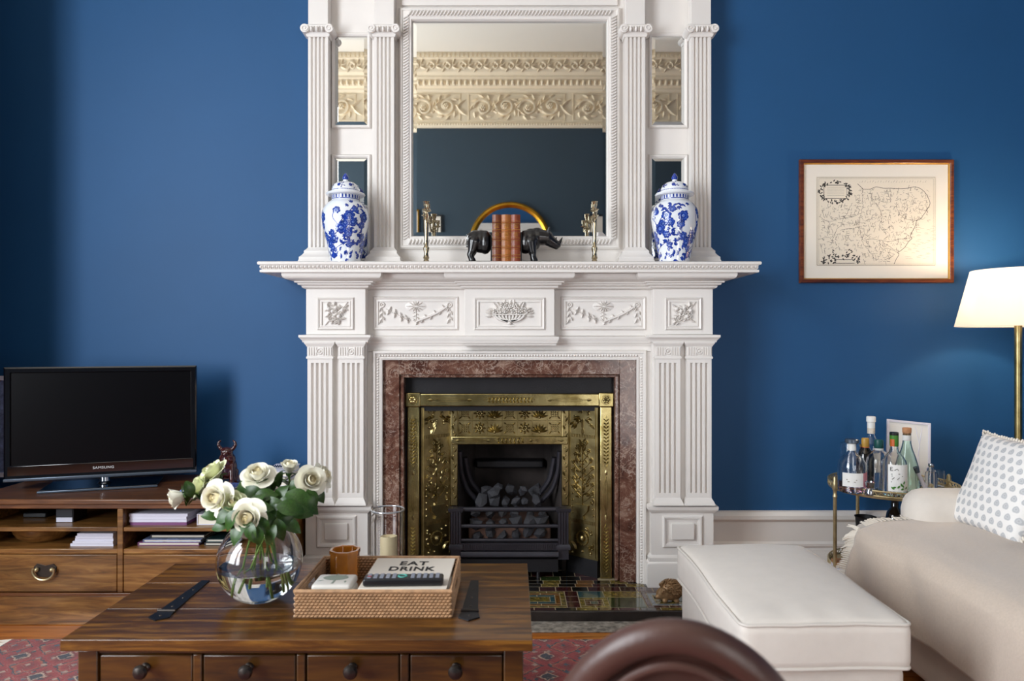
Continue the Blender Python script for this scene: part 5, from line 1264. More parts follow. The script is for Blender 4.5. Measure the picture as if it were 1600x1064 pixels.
for i, (px, py, Y, dr, sz, op, kd, lab) in enumerate(ROSES):
    c = Vector((wx(px, Y), Y, wz(py, Y))); d = Vector(dr).normalized(); base = c - d * .016 * sz
    root = thing('white_rose', lab, 'rose', base, group='white roses in the glass vase')
    q = d.to_track_quat('Z', 'Y').to_euler()
    bl = bpy.data.objects.new('bloom', None); COL.objects.link(bl); bl.parent = root; bl.rotation_euler = q; bl.scale = (sz, sz, sz); bl.empty_display_size = .02
    place(HEART, 'rose_heart', bl, (0, 0, 0), (0, 0, i), 1); place(CALYX, 'calyx', bl, (0, 0, 0), (0, 0, i), 1)
    for lay, cnt in ((0, 3), (1, 4), (2, 5), (3, 5), (4, 5)):
        if lay == 4 and op < .58: continue
        tilt = (.0, .02, .07, .17, .42)[lay] * op
        for k in range(cnt):
            a_ = 2 * PI * (k + .5 * (lay % 2)) / cnt + i * .7 + rr.uniform(-.12, .12)
            place(PM[kd][lay], 'petal', bl, (0, 0, 0), Euler((rr.uniform(-.05, .05), tilt + rr.uniform(-.05, .06), a_), 'XYZ'), (1 - .12 * (1 - op), 1 - .12 * (1 - op), 1.0 + .12 * (1 - op) + rr.uniform(-.05, .05)))
    # stem through the neck of the vase down into the water
    off = Vector((rr.uniform(-.03, .03), rr.uniform(-.03, .03), 0)); foot = Vector((VX - (c.x - VX) * .28 + rr.uniform(-.02, .02), VY - (c.y - VY) * .3 + rr.uniform(-.03, .03), TZ + .022 + rr.random() * .035))
    pts = spline([base, base - d * .035 + Vector((0, 0, -.012)), NECK + (c - NECK) * .32 + off * .4, NECK + off, foot], 6)
    build(MB().tube(pts, .0028, 7), 'stem', 'stem', root)
    for k in range(13):                                # leaves in the upper part of the stem
        j = int(len(pts) * rr.uniform(.16, .60)); p = Vector(pts[j]) - base; out = Vector((rr.uniform(-1, 1) + (c.x - VX) * 4, -rr.uniform(-.2, .9), rr.uniform(-.5, .4))).normalized()
        e = out.to_track_quat('X', 'Z').to_euler(); s = rr.uniform(.035, .055); place(LEAF, 'leaf', root, p, e, (s, s, s))
        if k < 4: build(MB().tube([Vector(pts[j]), Vector(pts[j]) + out * .012], .0011, 5), 'leaf_stalk', 'stem', root)
roses = [o for o in COL.objects if o.name.startswith('white_rose')]
# broad leaves that show singly in the photograph
for (px, py, Y, ang, L, ri) in ((296, 765, 1.76, -1.2, .045, 3), (352, 806, 1.72, -2.6, .06, 5), (362, 814, 1.70, -2.2, .062, 5), (372, 833, 1.69, -2.0, .062, 5), (393, 832, 1.68, -1.3, .05, 5), (403, 838, 1.68, -1.4, .045, 5), (437, 828, 1.72, -1.2, .055, 8), (432, 800, 1.75, .3, .06, 6), (455, 795, 1.74, -.2, .07, 8), (468, 780, 1.78, -.4, .075, 8), (480, 790, 1.78, -.6, .07, 8), (440, 770, 1.8, .9, .05, 7), (415, 775, 1.78, .2, .06, 6), (395, 770, 1.80, 2.6, .06, 6), (380, 765, 1.82, 1.9, .05, 6), (428, 755, 1.86, 1.2, .055, 7), (462, 756, 1.85, 1.0, .045, 7), (420, 815, 1.73, -.7, .06, 8), (408, 795, 1.74, .1, .06, 6), (446, 812, 1.74, -.9, .06, 8), (497, 772, 1.86, -.9, .055, 9), (375, 785, 1.78, 2.9, .05, 4), (400, 785, 1.76, .9, .055, 6), (424, 787, 1.77, .4, .055, 6), (447, 786, 1.77, .7, .055, 7), (470, 802, 1.76, -.1, .06, 8), (437, 748, 1.88, 1.4, .045, 7), (418, 757, 1.84, .6, .05, 6), (424, 836, 1.70, -1.9, .05, 6), (456, 822, 1.74, -.5, .055, 8), (412, 822, 1.70, -1.0, .05, 5), (345, 822, 1.72, -2.9, .05, 5), (330, 806, 1.74, 3.0, .05, 1), (488, 778, 1.83, -1.0, .05, 9), (393, 755, 1.86, 1.3, .045, 6)):
    r_ = roses[ri]; p = Vector((wx(px, Y), Y, wz(py, Y))); out = Vector((math.cos(ang), rr.uniform(-.35, .15), math.sin(ang))).normalized()
    M3 = Matrix((out, Vector((0, 0, 0)), Vector((0, 0, 0)))); nrm = Vector((rr.uniform(-.3, .3), -.75, .6)); nrm = (nrm - out * nrm.dot(out)).normalized(); sd = nrm.cross(out)
    R = Matrix((out, sd, nrm)).transposed().to_euler(); place(LEAF, 'leaf', r_, p - out * L * .5 - r_.location, R, (L, L * 1.15, L))

# ================================================================== RATTAN TRAY AND WHAT IS IN IT
QX0, QX1, QY0, QY1, QH = -.528, -.143, 1.742, 2.022, .064
tray = thing('rattan_tray', 'woven brown rattan tray with handle slots on coffee table', 'tray', ((QX0 + QX1) / 2, (QY0 + QY1) / 2, TZ))
z = TZ + .0004
build(MB().box(QX0 + .006, QX1 - .006, QY0 + .006, QY1 - .006, z, z + .008), 'tray_floor', 'rattan', tray)
build(MB().box(QX0 + .004, QX1 - .004, QY0 + .003, QY0 + .010, z, z + QH), 'front_wall', 'rattan', tray); build(MB().box(QX0 + .004, QX1 - .004, QY1 - .010, QY1 - .003, z, z + QH), 'back_wall', 'rattan', tray)
for x in (QX0 + .003, QX1 - .010):
    g = MB(); ym = (QY0 + QY1) / 2
    g.box(x, x + .007, QY0 + .01, ym - .045, z, z + QH).box(x, x + .007, ym + .045, QY1 - .01, z, z + QH).box(x, x + .007, ym - .045, ym + .045, z, z + .030).box(x, x + .007, ym - .045, ym + .045, z + .050, z + QH); build(g, 'side_wall', 'rattan', tray)
rim = MB(); rim.tube([(QX0 + .004, QY0 + .004, z + QH), (QX1 - .004, QY0 + .004, z + QH), (QX1 - .004, QY1 - .004, z + QH), (QX0 + .004, QY1 - .004, z + QH), (QX0 + .004, QY0 + .004, z + QH)], .005, 8); build(rim, 'rim', 'rattan_light', tray)
g = MB(); rows = 9; cp = .0098
def knot(p, du, n):                                    # one crossing of cane
    a = Vector(p); g.add([a - du * .0058 + Vector((0, 0, -.0026)), a + du * .001 + Vector((0, 0, -.0034)), a + du * .0058 + Vector((0, 0, .0022)), a - du * .001 + Vector((0, 0, .0034)), a + n * .0036 - du * .002, a + n * .0036 + du * .002], [(0, 1, 5, 4), (1, 2, 5), (2, 3, 4, 5), (3, 0, 4)])
for r_ in range(rows):
    zz = z + .004 + r_ * (QH - .006) / (rows - 1)
    x = QX0 + .006 + (r_ % 2) * cp / 2
    while x < QX1 - .004:
        knot((x, QY0 + .0032, zz), Vector((1, 0, 0)), Vector((0, -1, 0))); knot((x, QY1 - .0102, zz), Vector((1, 0, 0)), Vector((0, -1, 0))); x += cp
    y = QY0 + .008 + (r_ % 2) * cp / 2
    while y < QY1 - .006:
        if not (abs(y - ym) < .048 and .028 < zz - z < .052):
            knot((QX1 - .0032, y, zz), Vector((0, 1, 0)), Vector((1, 0, 0))); knot((QX0 + .0098, y, zz), Vector((0, 1, 0)), Vector((1, 0, 0))); knot((QX0 + .0032, y, zz), Vector((0, 1, 0)), Vector((-1, 0, 0)))
        y += cp
build(g, 'cane_weave', 'rattan_light', tray, kind='stuff')
TF = z + .0085
# big book with remote control on it
bx = thing('coffee_table_book', 'thick cream book titled EAT DRINK lying in rattan tray', 'book', (-.266, 1.880, TF), (0, 0, -.01))
BW, BD, BH = .108, .124, .058
build(MB().box(-BW, BW, -BD, BD, 0, .004).box(-BW, BW, -BD, BD, BH - .004, BH).box(-BW, -BW + .004, -BD, BD, .004, BH - .004), 'cover', 'bookwhite', bx, True, bev=.0012)
build(MB().box(-BW + .0042, BW - .005, -BD + .004, BD - .004, .004, BH - .004), 'pages', 'pages', bx, True)
lettering('EAT', .046, 'black', bx, (.0, .074, BH + .0006), (0, 0, 0), 1.12, .88, .0011); lettering('DRINK', .046, 'black', bx, (.0, .028, BH + .0006), (0, 0, 0), 1.12, .80, .0011)
rm = thing('remote_control', 'black remote control with grey keys lying on cream book', 'remote', (-.268, 1.790, TF + BH + .0005), (0, 0, .035))
g = MB(); g.rbox((0, 0, .010), (.098, .021, .010), .006, 4); build(g, 'shell', 'blackplastic', rm, True)
rk = random.Random(3)
for c in range(12):
    for r_ in range(4):
        if c in (5, 6): continue
        m = 'keyred' if (c, r_) == (0, 1) else 'key'; build(MB().box(-.088 + c * .0152, -.079 + c * .0152, -.0155 + r_ * .0085, -.010 + r_ * .0085, .0195, .0218), 'key', m, rm, True)
g = MB(); g.ring(on_z(.0195), -.0025, 0, .010, .006, .0025); build(g, 'cursor_ring', 'keyteal', rm, True)
# amber hexagonal holder
HXc, HYc = wx(539, 1.985), 1.985
am = thing('amber_tumbler', 'amber brown octagonal ceramic tumbler in the tray corner', 'tumbler', (HXc, HYc, TF))
R = .040; ht = .087
oct_ = lambda r, z: [(HXc + r * math.cos(PI / 8 + k * PI / 4), HYc + r * math.sin(PI / 8 + k * PI / 4), TF + z) for k in range(8)]
ringz = [(R, 0), (R, ht), (R - .005, ht + .001), (R - .006, .008)]
g = MB(); vs_ = []
for r_, zz in ringz: vs_ += oct_(r_, zz)
fs_ = [(i * 8 + k, i * 8 + (k + 1) % 8, (i + 1) * 8 + (k + 1) % 8, (i + 1) * 8 + k) for i in range(3) for k in range(8)] + [tuple(range(8))[::-1], tuple(24 + k for k in range(8))]
g.add(vs_, fs_); build(g, 'cup', 'ambermat', am, bev=.0015, sharp=25)
g = MB(); vs_ = oct_(R + .002, ht - .008) + oct_(R + .002, ht + .002) + oct_(R - .0045, ht + .002) + oct_(R - .0045, ht - .008); g.add(vs_, [(i * 8 + k, i * 8 + (k + 1) % 8, ((i + 1) % 4) * 8 + (k + 1) % 8, ((i + 1) % 4) * 8 + k) for i in range(4) for k in range(8)]); build(g, 'lip', 'ambermat', am, sharp=25)
# printed ceramic box
SXc, SYc = wx(521, 1.80), 1.815
sb = thing('ceramic_box', 'white printed ceramic box in front of the amber tumbler', 'box', (SXc, SYc, TF))
g = MB(); g.rbox((SXc, SYc, TF + .022), (.050, .045, .022), .010, 4); build(g, 'box_body', 'soap', sb)
g = MB(); g.rbox((SXc, SYc, TF + .052), (.049, .044, .010), .008, 4); build(g, 'box_lid', 'soap', sb)
g = MB(); f = on_z(TF + .0622); g.dome(f, SXc, SYc + .012, .032, .0008, 16, .020); g.strip(f, [(SXc, SYc - .034), (SXc + .002, SYc - .008)], .006, .0008)
for q in range(10): g.leaf(f, SXc + random.uniform(-.03, .03), SYc + random.uniform(-.01, .03), random.random() * 6, .018, .006, .0009)
build(g, 'printed_tree', 'soapgrey', sb)

# ================================================================== ON THE HEARTH
CXh, CYh = wx(606, 2.99), 2.99
hl = thing('hurricane_lantern', 'clear glass hurricane cylinder with candle on the hearth', 'candle holder', (CXh, CYh, HZ))
build(MB().lathe([(0, 0), (.060, 0), (.066, .003), (.067, .37), (.070, .378), (.067, .381), (.062, .378), (.0615, .37), (.0605, .008), (0, .007)], (CXh, CYh, HZ), 40), 'glass_cylinder', 'glass', hl); g = MB(); g.tube([(CXh + .067 * math.cos(2 * PI * q / 40), CYh + .067 * math.sin(2 * PI * q / 40), HZ + .3795) for q in range(41)], .0034, 8); build(g, 'rolled_rim', 'glass_rim', hl)
cd = single(MB().lathe([(.034, 0), (.035, .004), (.035, .258), (.033, .266), (.030, .262), (.022, .252), (0, .250)], (CXh + .004, CYh, HZ + .0085), 28), 'pillar_candle', 'wax', 'ivory pillar candle standing inside the glass cylinder', 'candle')
build(MB().tube([(0, 0, .248), (.001, 0, .262)], .0012, 6), 'wick', 'black', cd, True)
HGx, HGy = wx(1046, 2.99), 2.99
hg_ = thing('hedgehog_ornament', 'small bronze hedgehog ornament on the hearth tiles', 'ornament', (HGx, HGy, HZ))
g = MB(); g.ball((HGx + .008, HGy, HZ + .046), (.050, .038, .042)); g.ball((HGx - .026, HGy, HZ + .032), (.030, .026, .026)); cap(g, (HGx - .036, HGy - .004, HZ + .026), .018, (HGx - .060, HGy - .010, HZ + .018), .006)
for e in (-1, 1):
    for xx in (-.022, .026): g.ball((HGx + xx, HGy + e * .020, HZ + .008), (.012, .010, .009))
    g.ball((HGx - .034, HGy + e * .020 - .004, HZ + .044), (.006, .004, .007))
o = build(g, 'hedgehog_body', 'hog', hg_); remesh(o, .003, 3)
g = MB()
for i in range(520):
    a_ = random.random() * 2 * PI; p_ = math.acos(random.uniform(-.15, 1)); n_ = Vector((math.sin(p_) * math.cos(a_), math.sin(p_) * math.sin(a_), math.cos(p_)))
    if n_.x < -.75 and n_.z < .4: continue
    b_ = Vector((HGx + .006 + n_.x * .050, HGy + n_.y * .038, HZ + .046 + n_.z * .042)); dd_ = (n_ + Vector((.55, 0, -.1))).normalized(); g.tube([b_ - dd_ * .003, b_ + dd_ * .007], [.0020, .0006], 4)
build(g, 'spines', 'hog', hg_, kind='stuff')
build(MB().ball((HGx - .061, HGy - .011, HZ + .019), .0045), 'nose', 'black', hg_)

# ================================================================== OTTOMAN
OX0, OX1, OY0, OY1 = .556, .963, 1.752, 2.41
ot = thing('ottoman', 'off white linen ottoman with boxed piped cushion', 'ottoman', ((OX0 + OX1) / 2, (OY0 + OY1) / 2, 0))
g = MB(); g.rbox(((OX0 + OX1) / 2 + .004, (OY0 + OY1) / 2 + .01, .163), ((OX1 - OX0) / 2 - .004, (OY1 - OY0) / 2 - .004, .158), .02, 6); build(g, 'skirted_base', 'linen', ot)
hx, hy, hz = (OX1 - OX0) / 2 + .006, (OY1 - OY0) / 2 + .008, .058
def odef(p):
    q = p.copy(); cxn, cyn = p.x / hx, p.y / hy; cr = max(0, 1 - cxn ** 2) * max(0, 1 - cyn ** 2)
    q.z += (.034 * cr ** .6 if p.z > 0 else -.0 ) ; q.z += .0025 * math.sin(p.x * 60 + p.y * 9) * max(0, 1 - abs(p.y / hy + .86) * 6) * (1 if p.z > 0 else 0)
    q.x += .004 * math.sin(p.y * 11) * (1 if abs(cxn) > .9 else 0); q.y += .004 * math.sin(p.x * 15) * (1 if abs(cyn) > .9 else 0)
    return q
oc = Vector(((OX0 + OX1) / 2, (OY0 + OY1) / 2, .378))
g = MB(); g.rbox(oc, (hx, hy, hz), .022, 18, odef); cu = build(g, 'seat_cushion', 'linen', ot)
for zz in (hz - .006, -hz + .006):
    pts = []; rc = .022; ins_ = .0035
    for (sx_, sy_, a0) in ((1, 1, 0), (-1, 1, PI / 2), (-1, -1, PI), (1, -1, 1.5 * PI)):
        ax_, ay_ = sx_ * (hx - rc), sy_ * (hy - rc)
        pts += [Vector((ax_ + (rc - ins_) * math.cos(a0 + q * PI / 12), ay_ + (rc - ins_) * math.sin(a0 + q * PI / 12), zz)) for q in range(7)]
        nx_ = {(1, 1): (-1, 1), (-1, 1): (-1, -1), (-1, -1): (1, -1), (1, -1): (1, 1)}[(sx_, sy_)]; e0 = pts[-1]
        a1 = a0 + PI / 2; e1 = Vector((nx_[0] * (hx - rc) + (rc - ins_) * math.cos(a1), nx_[1] * (hy - rc) + (rc - ins_) * math.sin(a1), zz))
        pts += [e0.lerp(e1, q / 24) for q in range(1, 24)]
    pts = [oc + odef(p) for p in pts]
    build(MB().tube(pts + [pts[0]], .0046, 8), 'piping', 'piping', cu)
for xx in (OX0 + .05, OX1 - .05):
    for yy in (OY0 + .05, OY1 - .05): build(MB().tube([(xx, yy, 0), (xx, yy, .02)], .02, 10), 'foot', 'tablefront', ot)

# ================================================================== SOFA
SX0 = 1.255
so_ = thing('sofa', 'off white linen sofa on the right with low rounded arm', 'sofa', (1.75, 1.6, 0))
g = MB(); g.rbox((1.80, 1.62, .19), (.52, 1.06, .14), .03, 5); build(g, 'sofa_base', 'linen', so_)
g = MB(); g.rbox((1.63, 1.575, .385), (.372, 1.125, .064), .045, 12, lambda p: Vector((p.x, p.y, p.z + (.010 * max(0, 1 - (p.x / .37) ** 2) if p.z > 0 else 0)))); build(g, 'seat_cushion', 'linen', so_)
g = MB(); g.rbox((1.87, 2.655, .32), (.43, .085, .258), .08, 8); arm = build(g, 'arm', 'linen', so_)
g = MB(); g.rbox((1.87, .52, .31), (.43, .085, .245), .075, 8); build(g, 'arm', 'linen', so_)
g = MB(); g.rbox((2.18, 1.6, .40), (.13, 1.06, .34), .09, 8, lambda p: Vector((p.x + .08 * (p.z + .3), p.y, p.z))); build(g, 'backrest', 'linen', so_)
for xx in (1.34, 2.2):
    for yy in (.65, 2.55): build(MB().tube([(xx, yy, 0), (xx, yy, .06)], [.02, .028], 10), 'foot', 'tablefront', so_)
# wool throw over the seat
th = thing('wool_throw', 'beige wool throw with fringed end draped over sofa seat', 'throw', (1.4, 2.0, .2))
ZS = .462
def tf(u, v):
    Y = 2.60 - 1.75 * u
    path = [(1.80, ZS - .002), (1.62, ZS + .006), (1.45, ZS + .006), (1.32, ZS + .001), (1.268, ZS - .012), (1.243, ZS - .045), (1.236, ZS - .10), (1.232, ZS - .17), (1.230, .225)]
    k = v * (len(path) - 1); i = min(int(k), len(path) - 2); f_ = k - i
    x = path[i][0] * (1 - f_) + path[i + 1][0] * f_; zz = path[i][1] * (1 - f_) + path[i + 1][1] * f_
    wv = .010 * math.sin(Y * 6 + v * 4) + .006 * math.sin(Y * 13 + v * 7)
    if v > .5: x -= abs(wv) * 1.4 + .004
    else: zz += max(0, wv) * .9
    Y += .015 * math.sin(v * 8) + (.05 * (v - .5) if v > .5 else 0)
    return (x, Y, zz)
g = MB(); g.grid(60, 33, tf); o = build(g, 'blanket', 'throw', th); sm = o.modifiers.new('s', 'SUBSURF'); sm.levels = sm.render_levels = 1; so2 = o.modifiers.new('t', 'SOLIDIFY'); so2.thickness = .006; so2.offset = 1
g = MB()
for i in range(70):
    v = i / 69; p = Vector(tf(0, v)); a_ = random.uniform(-.012, .012); out = Vector((0, 1, 0)); n_ = Vector((-.004 if v > .5 else 0, 0, .004 if v <= .5 else 0))
    dn = -.02 if v > .55 else -.002
    g.tube([p + n_, p + n_ + Vector((a_ * .3 - (.006 if v > .5 else 0), .03, dn * .4 + .002)), p + n_ + Vector((a_ - (.006 if v > .5 else 0), .062, dn + a_ * .4))], [.0036, .0034, .002], 5)
build(g, 'fringe', 'fringe', th, kind='stuff')
g = MB(); g.rbox((1.70, 2.0, .512), (.16, .19, .034), .030, 6, lambda p: Vector((p.x, p.y, p.z * (.55 + .6 * max(0, 1 - (p.x / .17) ** 2) * max(0, 1 - (p.y / .2) ** 2))))); single(g, 'flat_cushion', 'linen', 'plain white cushion lying on the seat at the right edge', 'cushion')
# printed cushion leaning on the sofa back
def pillowmat():
    m, nt, b = newmat('block_printed_cotton'); uvn = N(nt, 'ShaderNodeTexCoord'); sp = N(nt, 'ShaderNodeSeparateXYZ'); nt.links.new(uvn.outputs['UV'], sp.inputs[0])
    def mt_(op, a, c=None):
        n = N(nt, 'ShaderNodeMath', operation=op)
        for i, x in enumerate((a, c)):
            if x is None: continue
            if isinstance(x, (int, float)): n.inputs[i].default_value = x
            else: nt.links.new(x, n.inputs[i])
        return n.outputs[0]
    r_ = mt_('MULTIPLY', sp.outputs[1], 11); row = mt_('FLOOR', r_); fy = mt_('SUBTRACT', mt_('FRACT', r_), .5)
    c_ = mt_('ADD', mt_('MULTIPLY', sp.outputs[0], 10), mt_('MULTIPLY', mt_('MODULO', row, 2), .5)); fx = mt_('SUBTRACT', mt_('FRACT', c_), .5)
    d = mt_('SQRT', mt_('ADD', mt_('POWER', mt_('MULTIPLY', fx, 1.15), 2), mt_('POWER', mt_('ADD', fy, mt_('MULTIPLY', mt_('ABSOLUTE', fx), .35)), 2)))
    col = ramp(nt, d, [(0, lin('#b3b4b7')), (.10, lin('#bdbec1')), (.16, lin('#cfd0d1')), (.22, lin('#b9babd')), (.33, lin('#c2c3c6')), (.38, lin('#eeebe8')), (1, lin('#eeebe8'))])
    nt.links.new(col, b.inputs['Base Color']); b.inputs['Roughness'].default_value = .9; bump(nt, b, noise(nt, coords(nt), 500, 2), .25, .002); return m
MT['pillow'] = pillowmat()
pc = thing('printed_cushion', 'white cushion printed with small grey motifs leaning on sofa back', 'cushion', (1.632, 2.462, .464), (0, 0, 0))
PW = .168; R0 = Matrix.Rotation(math.radians(17), 3, 'Y') @ Matrix.Rotation(math.radians(5), 3, 'Z')
def pil(side):
    def fn(u, v):
        a, b = u * 2 - 1, v * 2 - 1; e = .94 + .06 * (a * a * b * b); th_ = .062 * ((1 - a ** 2) * (1 - b ** 2)) ** .42
        y = -a * PW * (1 - .06 * (1 - b * b)); z = b * PW * (1 - .06 * (1 - a * a))
        p_ = R0 @ Vector((-th_ * side, y, z + PW)); p_.x -= .07 * max(0, .75 - v) ** 2; return tuple(p_)
    return fn
bmx = bmesh.new(); n = 24; uvl = bmx.loops.layers.uv.new('UVMap')
for side in (1, -1):
    f_ = pil(side); V = [[bmx.verts.new(f_(i / n, j / n)) for i in range(n + 1)] for j in range(n + 1)]
    for j in range(n):
        for i in range(n):
            q = [(i, j), (i + 1, j), (i + 1, j + 1), (i, j + 1)]
            if side < 0: q = q[::-1]
            fc = bmx.faces.new([V[b_][a_] for a_, b_ in q])
            for lp_, (a_, b_) in zip(fc.loops, q): lp_[uvl].uv = (a_ / n, b_ / n)
bmesh.ops.remove_doubles(bmx, verts=bmx.verts, dist=1e-5); bmesh.ops.recalc_face_normals(bmx, faces=bmx.faces); me = bpy.data.meshes.new('cushion_cover'); bmx.to_mesh(me); bmx.free()
me.polygons.foreach_set('use_smooth', [True] * len(me.polygons)); me.materials.append(MT['pillow']); o = bpy.data.objects.new('cushion_cover', me); COL.objects.link(o); o.parent = pc
f_ = pil(1); edge = [f_(k / 30, 0) for k in range(31)] + [f_(1, k / 30) for k in range(31)] + [f_(1 - k / 30, 1) for k in range(31)] + [f_(0, 1 - k / 30) for k in range(31)]
g = MB()
for k, p in enumerate(edge):
    p = Vector(p); q = Vector(edge[(k + 3) % len(edge)]); cen = R0 @ Vector((0, 0, PW)); ou = (p - cen).normalized()
    g.tube([p - ou * .003, p + ou * .008 + Vector((random.uniform(-.003, .003),) * 3)], [.005, .003], 5)
build(g, 'ruffled_trim', 'fringe', pc, True, kind='stuff')
g = MB()
for k in range(16): a_ = random.random() * 6; p = Vector(f_(0, 0)); g.tube([p, p + Vector((-.012 + .01 * math.cos(a_), .022, .004 + .008 * math.sin(a_))), p + Vector((-.02 + .016 * math.cos(a_), .045, .002 + .014 * math.sin(a_)))], [.003, .0025, .001], 5)
build(g, 'tassel', 'fringe', pc, True)
# ================================================================== DRINKS TROLLEY
KX, KY, KR, KZ = 1.612, 3.065, .252, .500
tro = thing('drinks_trolley', 'round brass drinks trolley with pierced gallery tray', 'trolley', (KX, KY, 0))
def tray_part(z, nm):
    build(MB().lathe([(0, z - .010), (KR - .004, z - .010), (KR, z - .004), (KR, z), (0, z)], (KX, KY, 0), 48), nm, 'brass_pole', tro)
    g = MB()
    for q in range(64):
        a_ = 2 * PI * q / 64; c_, s_ = math.cos(a_), math.sin(a_); rr_ = KR - .002
        g.tube([(KX + rr_ * c_, KY + rr_ * s_, z), (KX + rr_ * math.cos(a_ + .05), KY + rr_ * math.sin(a_ + .05), z + .018), (KX + rr_ * math.cos(a_ + .098), KY + rr_ * math.sin(a_ + .098), z)], .0022, 4)
    for zz, r_ in ((z + .001, .0035), (z + .021, .0035)): g.tube([(KX + (KR - .002) * math.cos(2 * PI * q / 48), KY + (KR - .002) * math.sin(2 * PI * q / 48), zz) for q in range(49)], r_, 6)
    build(g, nm + '_gallery', 'brass_pole', tro)
tray_part(KZ, 'upper_tray'); tray_part(.155, 'lower_tray')
for q in range(4):
    a_ = PI + .10 + q * PI / 2; x, y = KX + (KR + .004) * math.cos(a_), KY + (KR + .004) * math.sin(a_)
    build(MB().lathe([(.007, .06), (.009, .08), (.0075, .09), (.0075, .46), (.010, .465), (.0075, .475), (.0075, .49), (.011, .495), (.011, .525), (.008, .53), (.009, .54), (.005, .548), (0, .55)], (x, y, 0), 14), 'leg', 'brass_pole', tro)
    g = MB(); g.tube([(x - .008, y, .03), (x + .008, y, .03)], .03, 18); build(g, 'castor', 'black', tro)
    build(MB().tube([(x, y, .055), (x, y, .07)], .008, 8), 'castor_stem', 'brass_pole', tro)
KT = KZ + .0006
def bottle(px, Y, prof, mat, label, parts=(), liquid=None, tilt=None, wall=.003, seg=28, name='bottle', cat='bottle', sq=False, group='bottles on the trolley'):
    X = wx(px, Y); t = thing(name, label, cat, (X, Y, KT), tilt or (0, 0, 0), group)
    op = [(0, 0)] + prof; ip = [(max(.002, r - wall), z + (.006 if i == 0 else 0)) for i, (r, z) in enumerate(prof)][::-1]
    solid = mat == 'darkglassbottle'
    build(MB().lathe(op + ([(0, prof[-1][1])] if solid else ip + [(0, ip[-1][1])]), (0, 0, 0), seg), 'glass_body', mat, t, True)
    if liquid:
        lv, lm = liquid; lp = [(max(.002, r - wall - .0006), z + (.0065 if i == 0 else 0)) for i, (r, z) in enumerate(prof) if z <= lv]; build(MB().lathe([(0, lp[0][1])] + lp + [(lp[-1][0], lv), (0, lv)], (0, 0, 0), seg), 'liquid', lm, t, True)
    for nm, m, kind, a in parts:
        if kind == 'lathe': build(MB().lathe(a, (0, 0, 0), seg), nm, m, t, True)
        elif kind == 'label':                          # curved paper label: r, z0, z1, half angle, direction
            r, z0, z1, ha, dr = a; g = MB(); g.grid(14, 2, lambda u, v: ((r + .0006) * math.cos(dr - ha + 2 * ha * u), (r + .0006) * math.sin(dr - ha + 2 * ha * u), z0 + (z1 - z0) * v)); build(g, nm, m, t, True)
        elif kind == 'marks':
            r, items, ww = a; g = MB(); mpk = lambda u, v, h: ((r + .0012 + h * .2) * math.cos(-PI / 2 + u / r), (r + .0012 + h * .2) * math.sin(-PI / 2 + u / r), v)
            for it in items: g.strip(mpk, it, ww, .001) if len(it) > 1 else g.leaf(mpk, it[0][0], it[0][1], it[0][2], .016, .008, .001)
            build(g, nm, m, t, True)
    return t
# pink gin with flat stopper
bottle(1331, 2.96, [(.050, .002), (.054, .008), (.055, .10), (.052, .122), (.040, .142), (.022, .156), (.016, .165), (.015, .198)], 'glass', 'ribbed gin bottle with pink liquid and flat steel stopper', [
    ('neck_seal', 'label', 'lathe', [(.0156, .170), (.0158, .172), (.0158, .196), (.0152, .198)]), ('stopper', 'silverplastic', 'lathe', [(.012, .198), (.022, .199), (.027, .203), (.027, .214), (.024, .217), (0, .218)]),
    ('label', 'label', 'label', (.0555, .030, .085, .75, -PI / 2 - .35)), ('pink_label', 'pinklabel', 'label', (.0557, .028, .085, .42, -PI / 2 + .82)), ('label_marks', 'inklight', 'marks', (.0562, [[(-.045, .058), (-.005, .058)], [(-.04, .05), (-.01, .05)]], .003))], (.048, 'glass_pink'))
bottle(1329, 3.11, [(.040, .002), (.043, .006), (.043, .165), (.040, .178), (.022, .184), (.020, .19)], 'glass', 'plain clear decanter standing behind the gin bottle', [])
bottle(1361, 3.17, [(.036, .002), (.038, .006), (.038, .15), (.032, .175), (.018, .195), (.0145, .205), (.0145, .262)], 'glass', 'tall clear bottle with white and orange capped neck, furthest back', [
    ('neck_band', 'palefoil', 'lathe', [(.0152, .212), (.0154, .214), (.0154, .238), (.015, .24)]), ('capsule', 'label', 'lathe', [(.0156, .236), (.0156, .262), (.019, .264), (.019, .284), (.017, .287), (0, .287)]), ('label', 'label', 'label', (.038, .06, .13, .9, -PI / 2))])
bottle(1352, 3.09, [(.033, .002), (.035, .006), (.035, .12), (.028, .145), (.015, .165), (.0135, .175), (.0135, .195)], 'darkglassbottle', 'dark spirit bottle with gold cap behind the gin', [
    ('cap', 'yellowcap', 'lathe', [(.0145, .165), (.0155, .168), (.0155, .198), (.013, .203), (0, .204)]), ('neck_ribbon', 'orangefoil', 'lathe', [(.018, .150), (.0165, .162), (.015, .166)])])
bottle(1373, 3.03, [(.044, .002), (.048, .008), (.048, .115), (.044, .133), (.030, .150), (.018, .160), (.0165, .168), (.0165, .186)], 'glass', 'clear square shouldered bottle with teal wax top', [
    ('wax_top', 'tealwax', 'lathe', [(.0172, .168), (.0185, .17), (.0185, .198), (.016, .204), (0, .205)]), ('neck_label', 'label', 'lathe', [(.0175, .160), (.018, .162), (.018, .169), (.0172, .17)])])
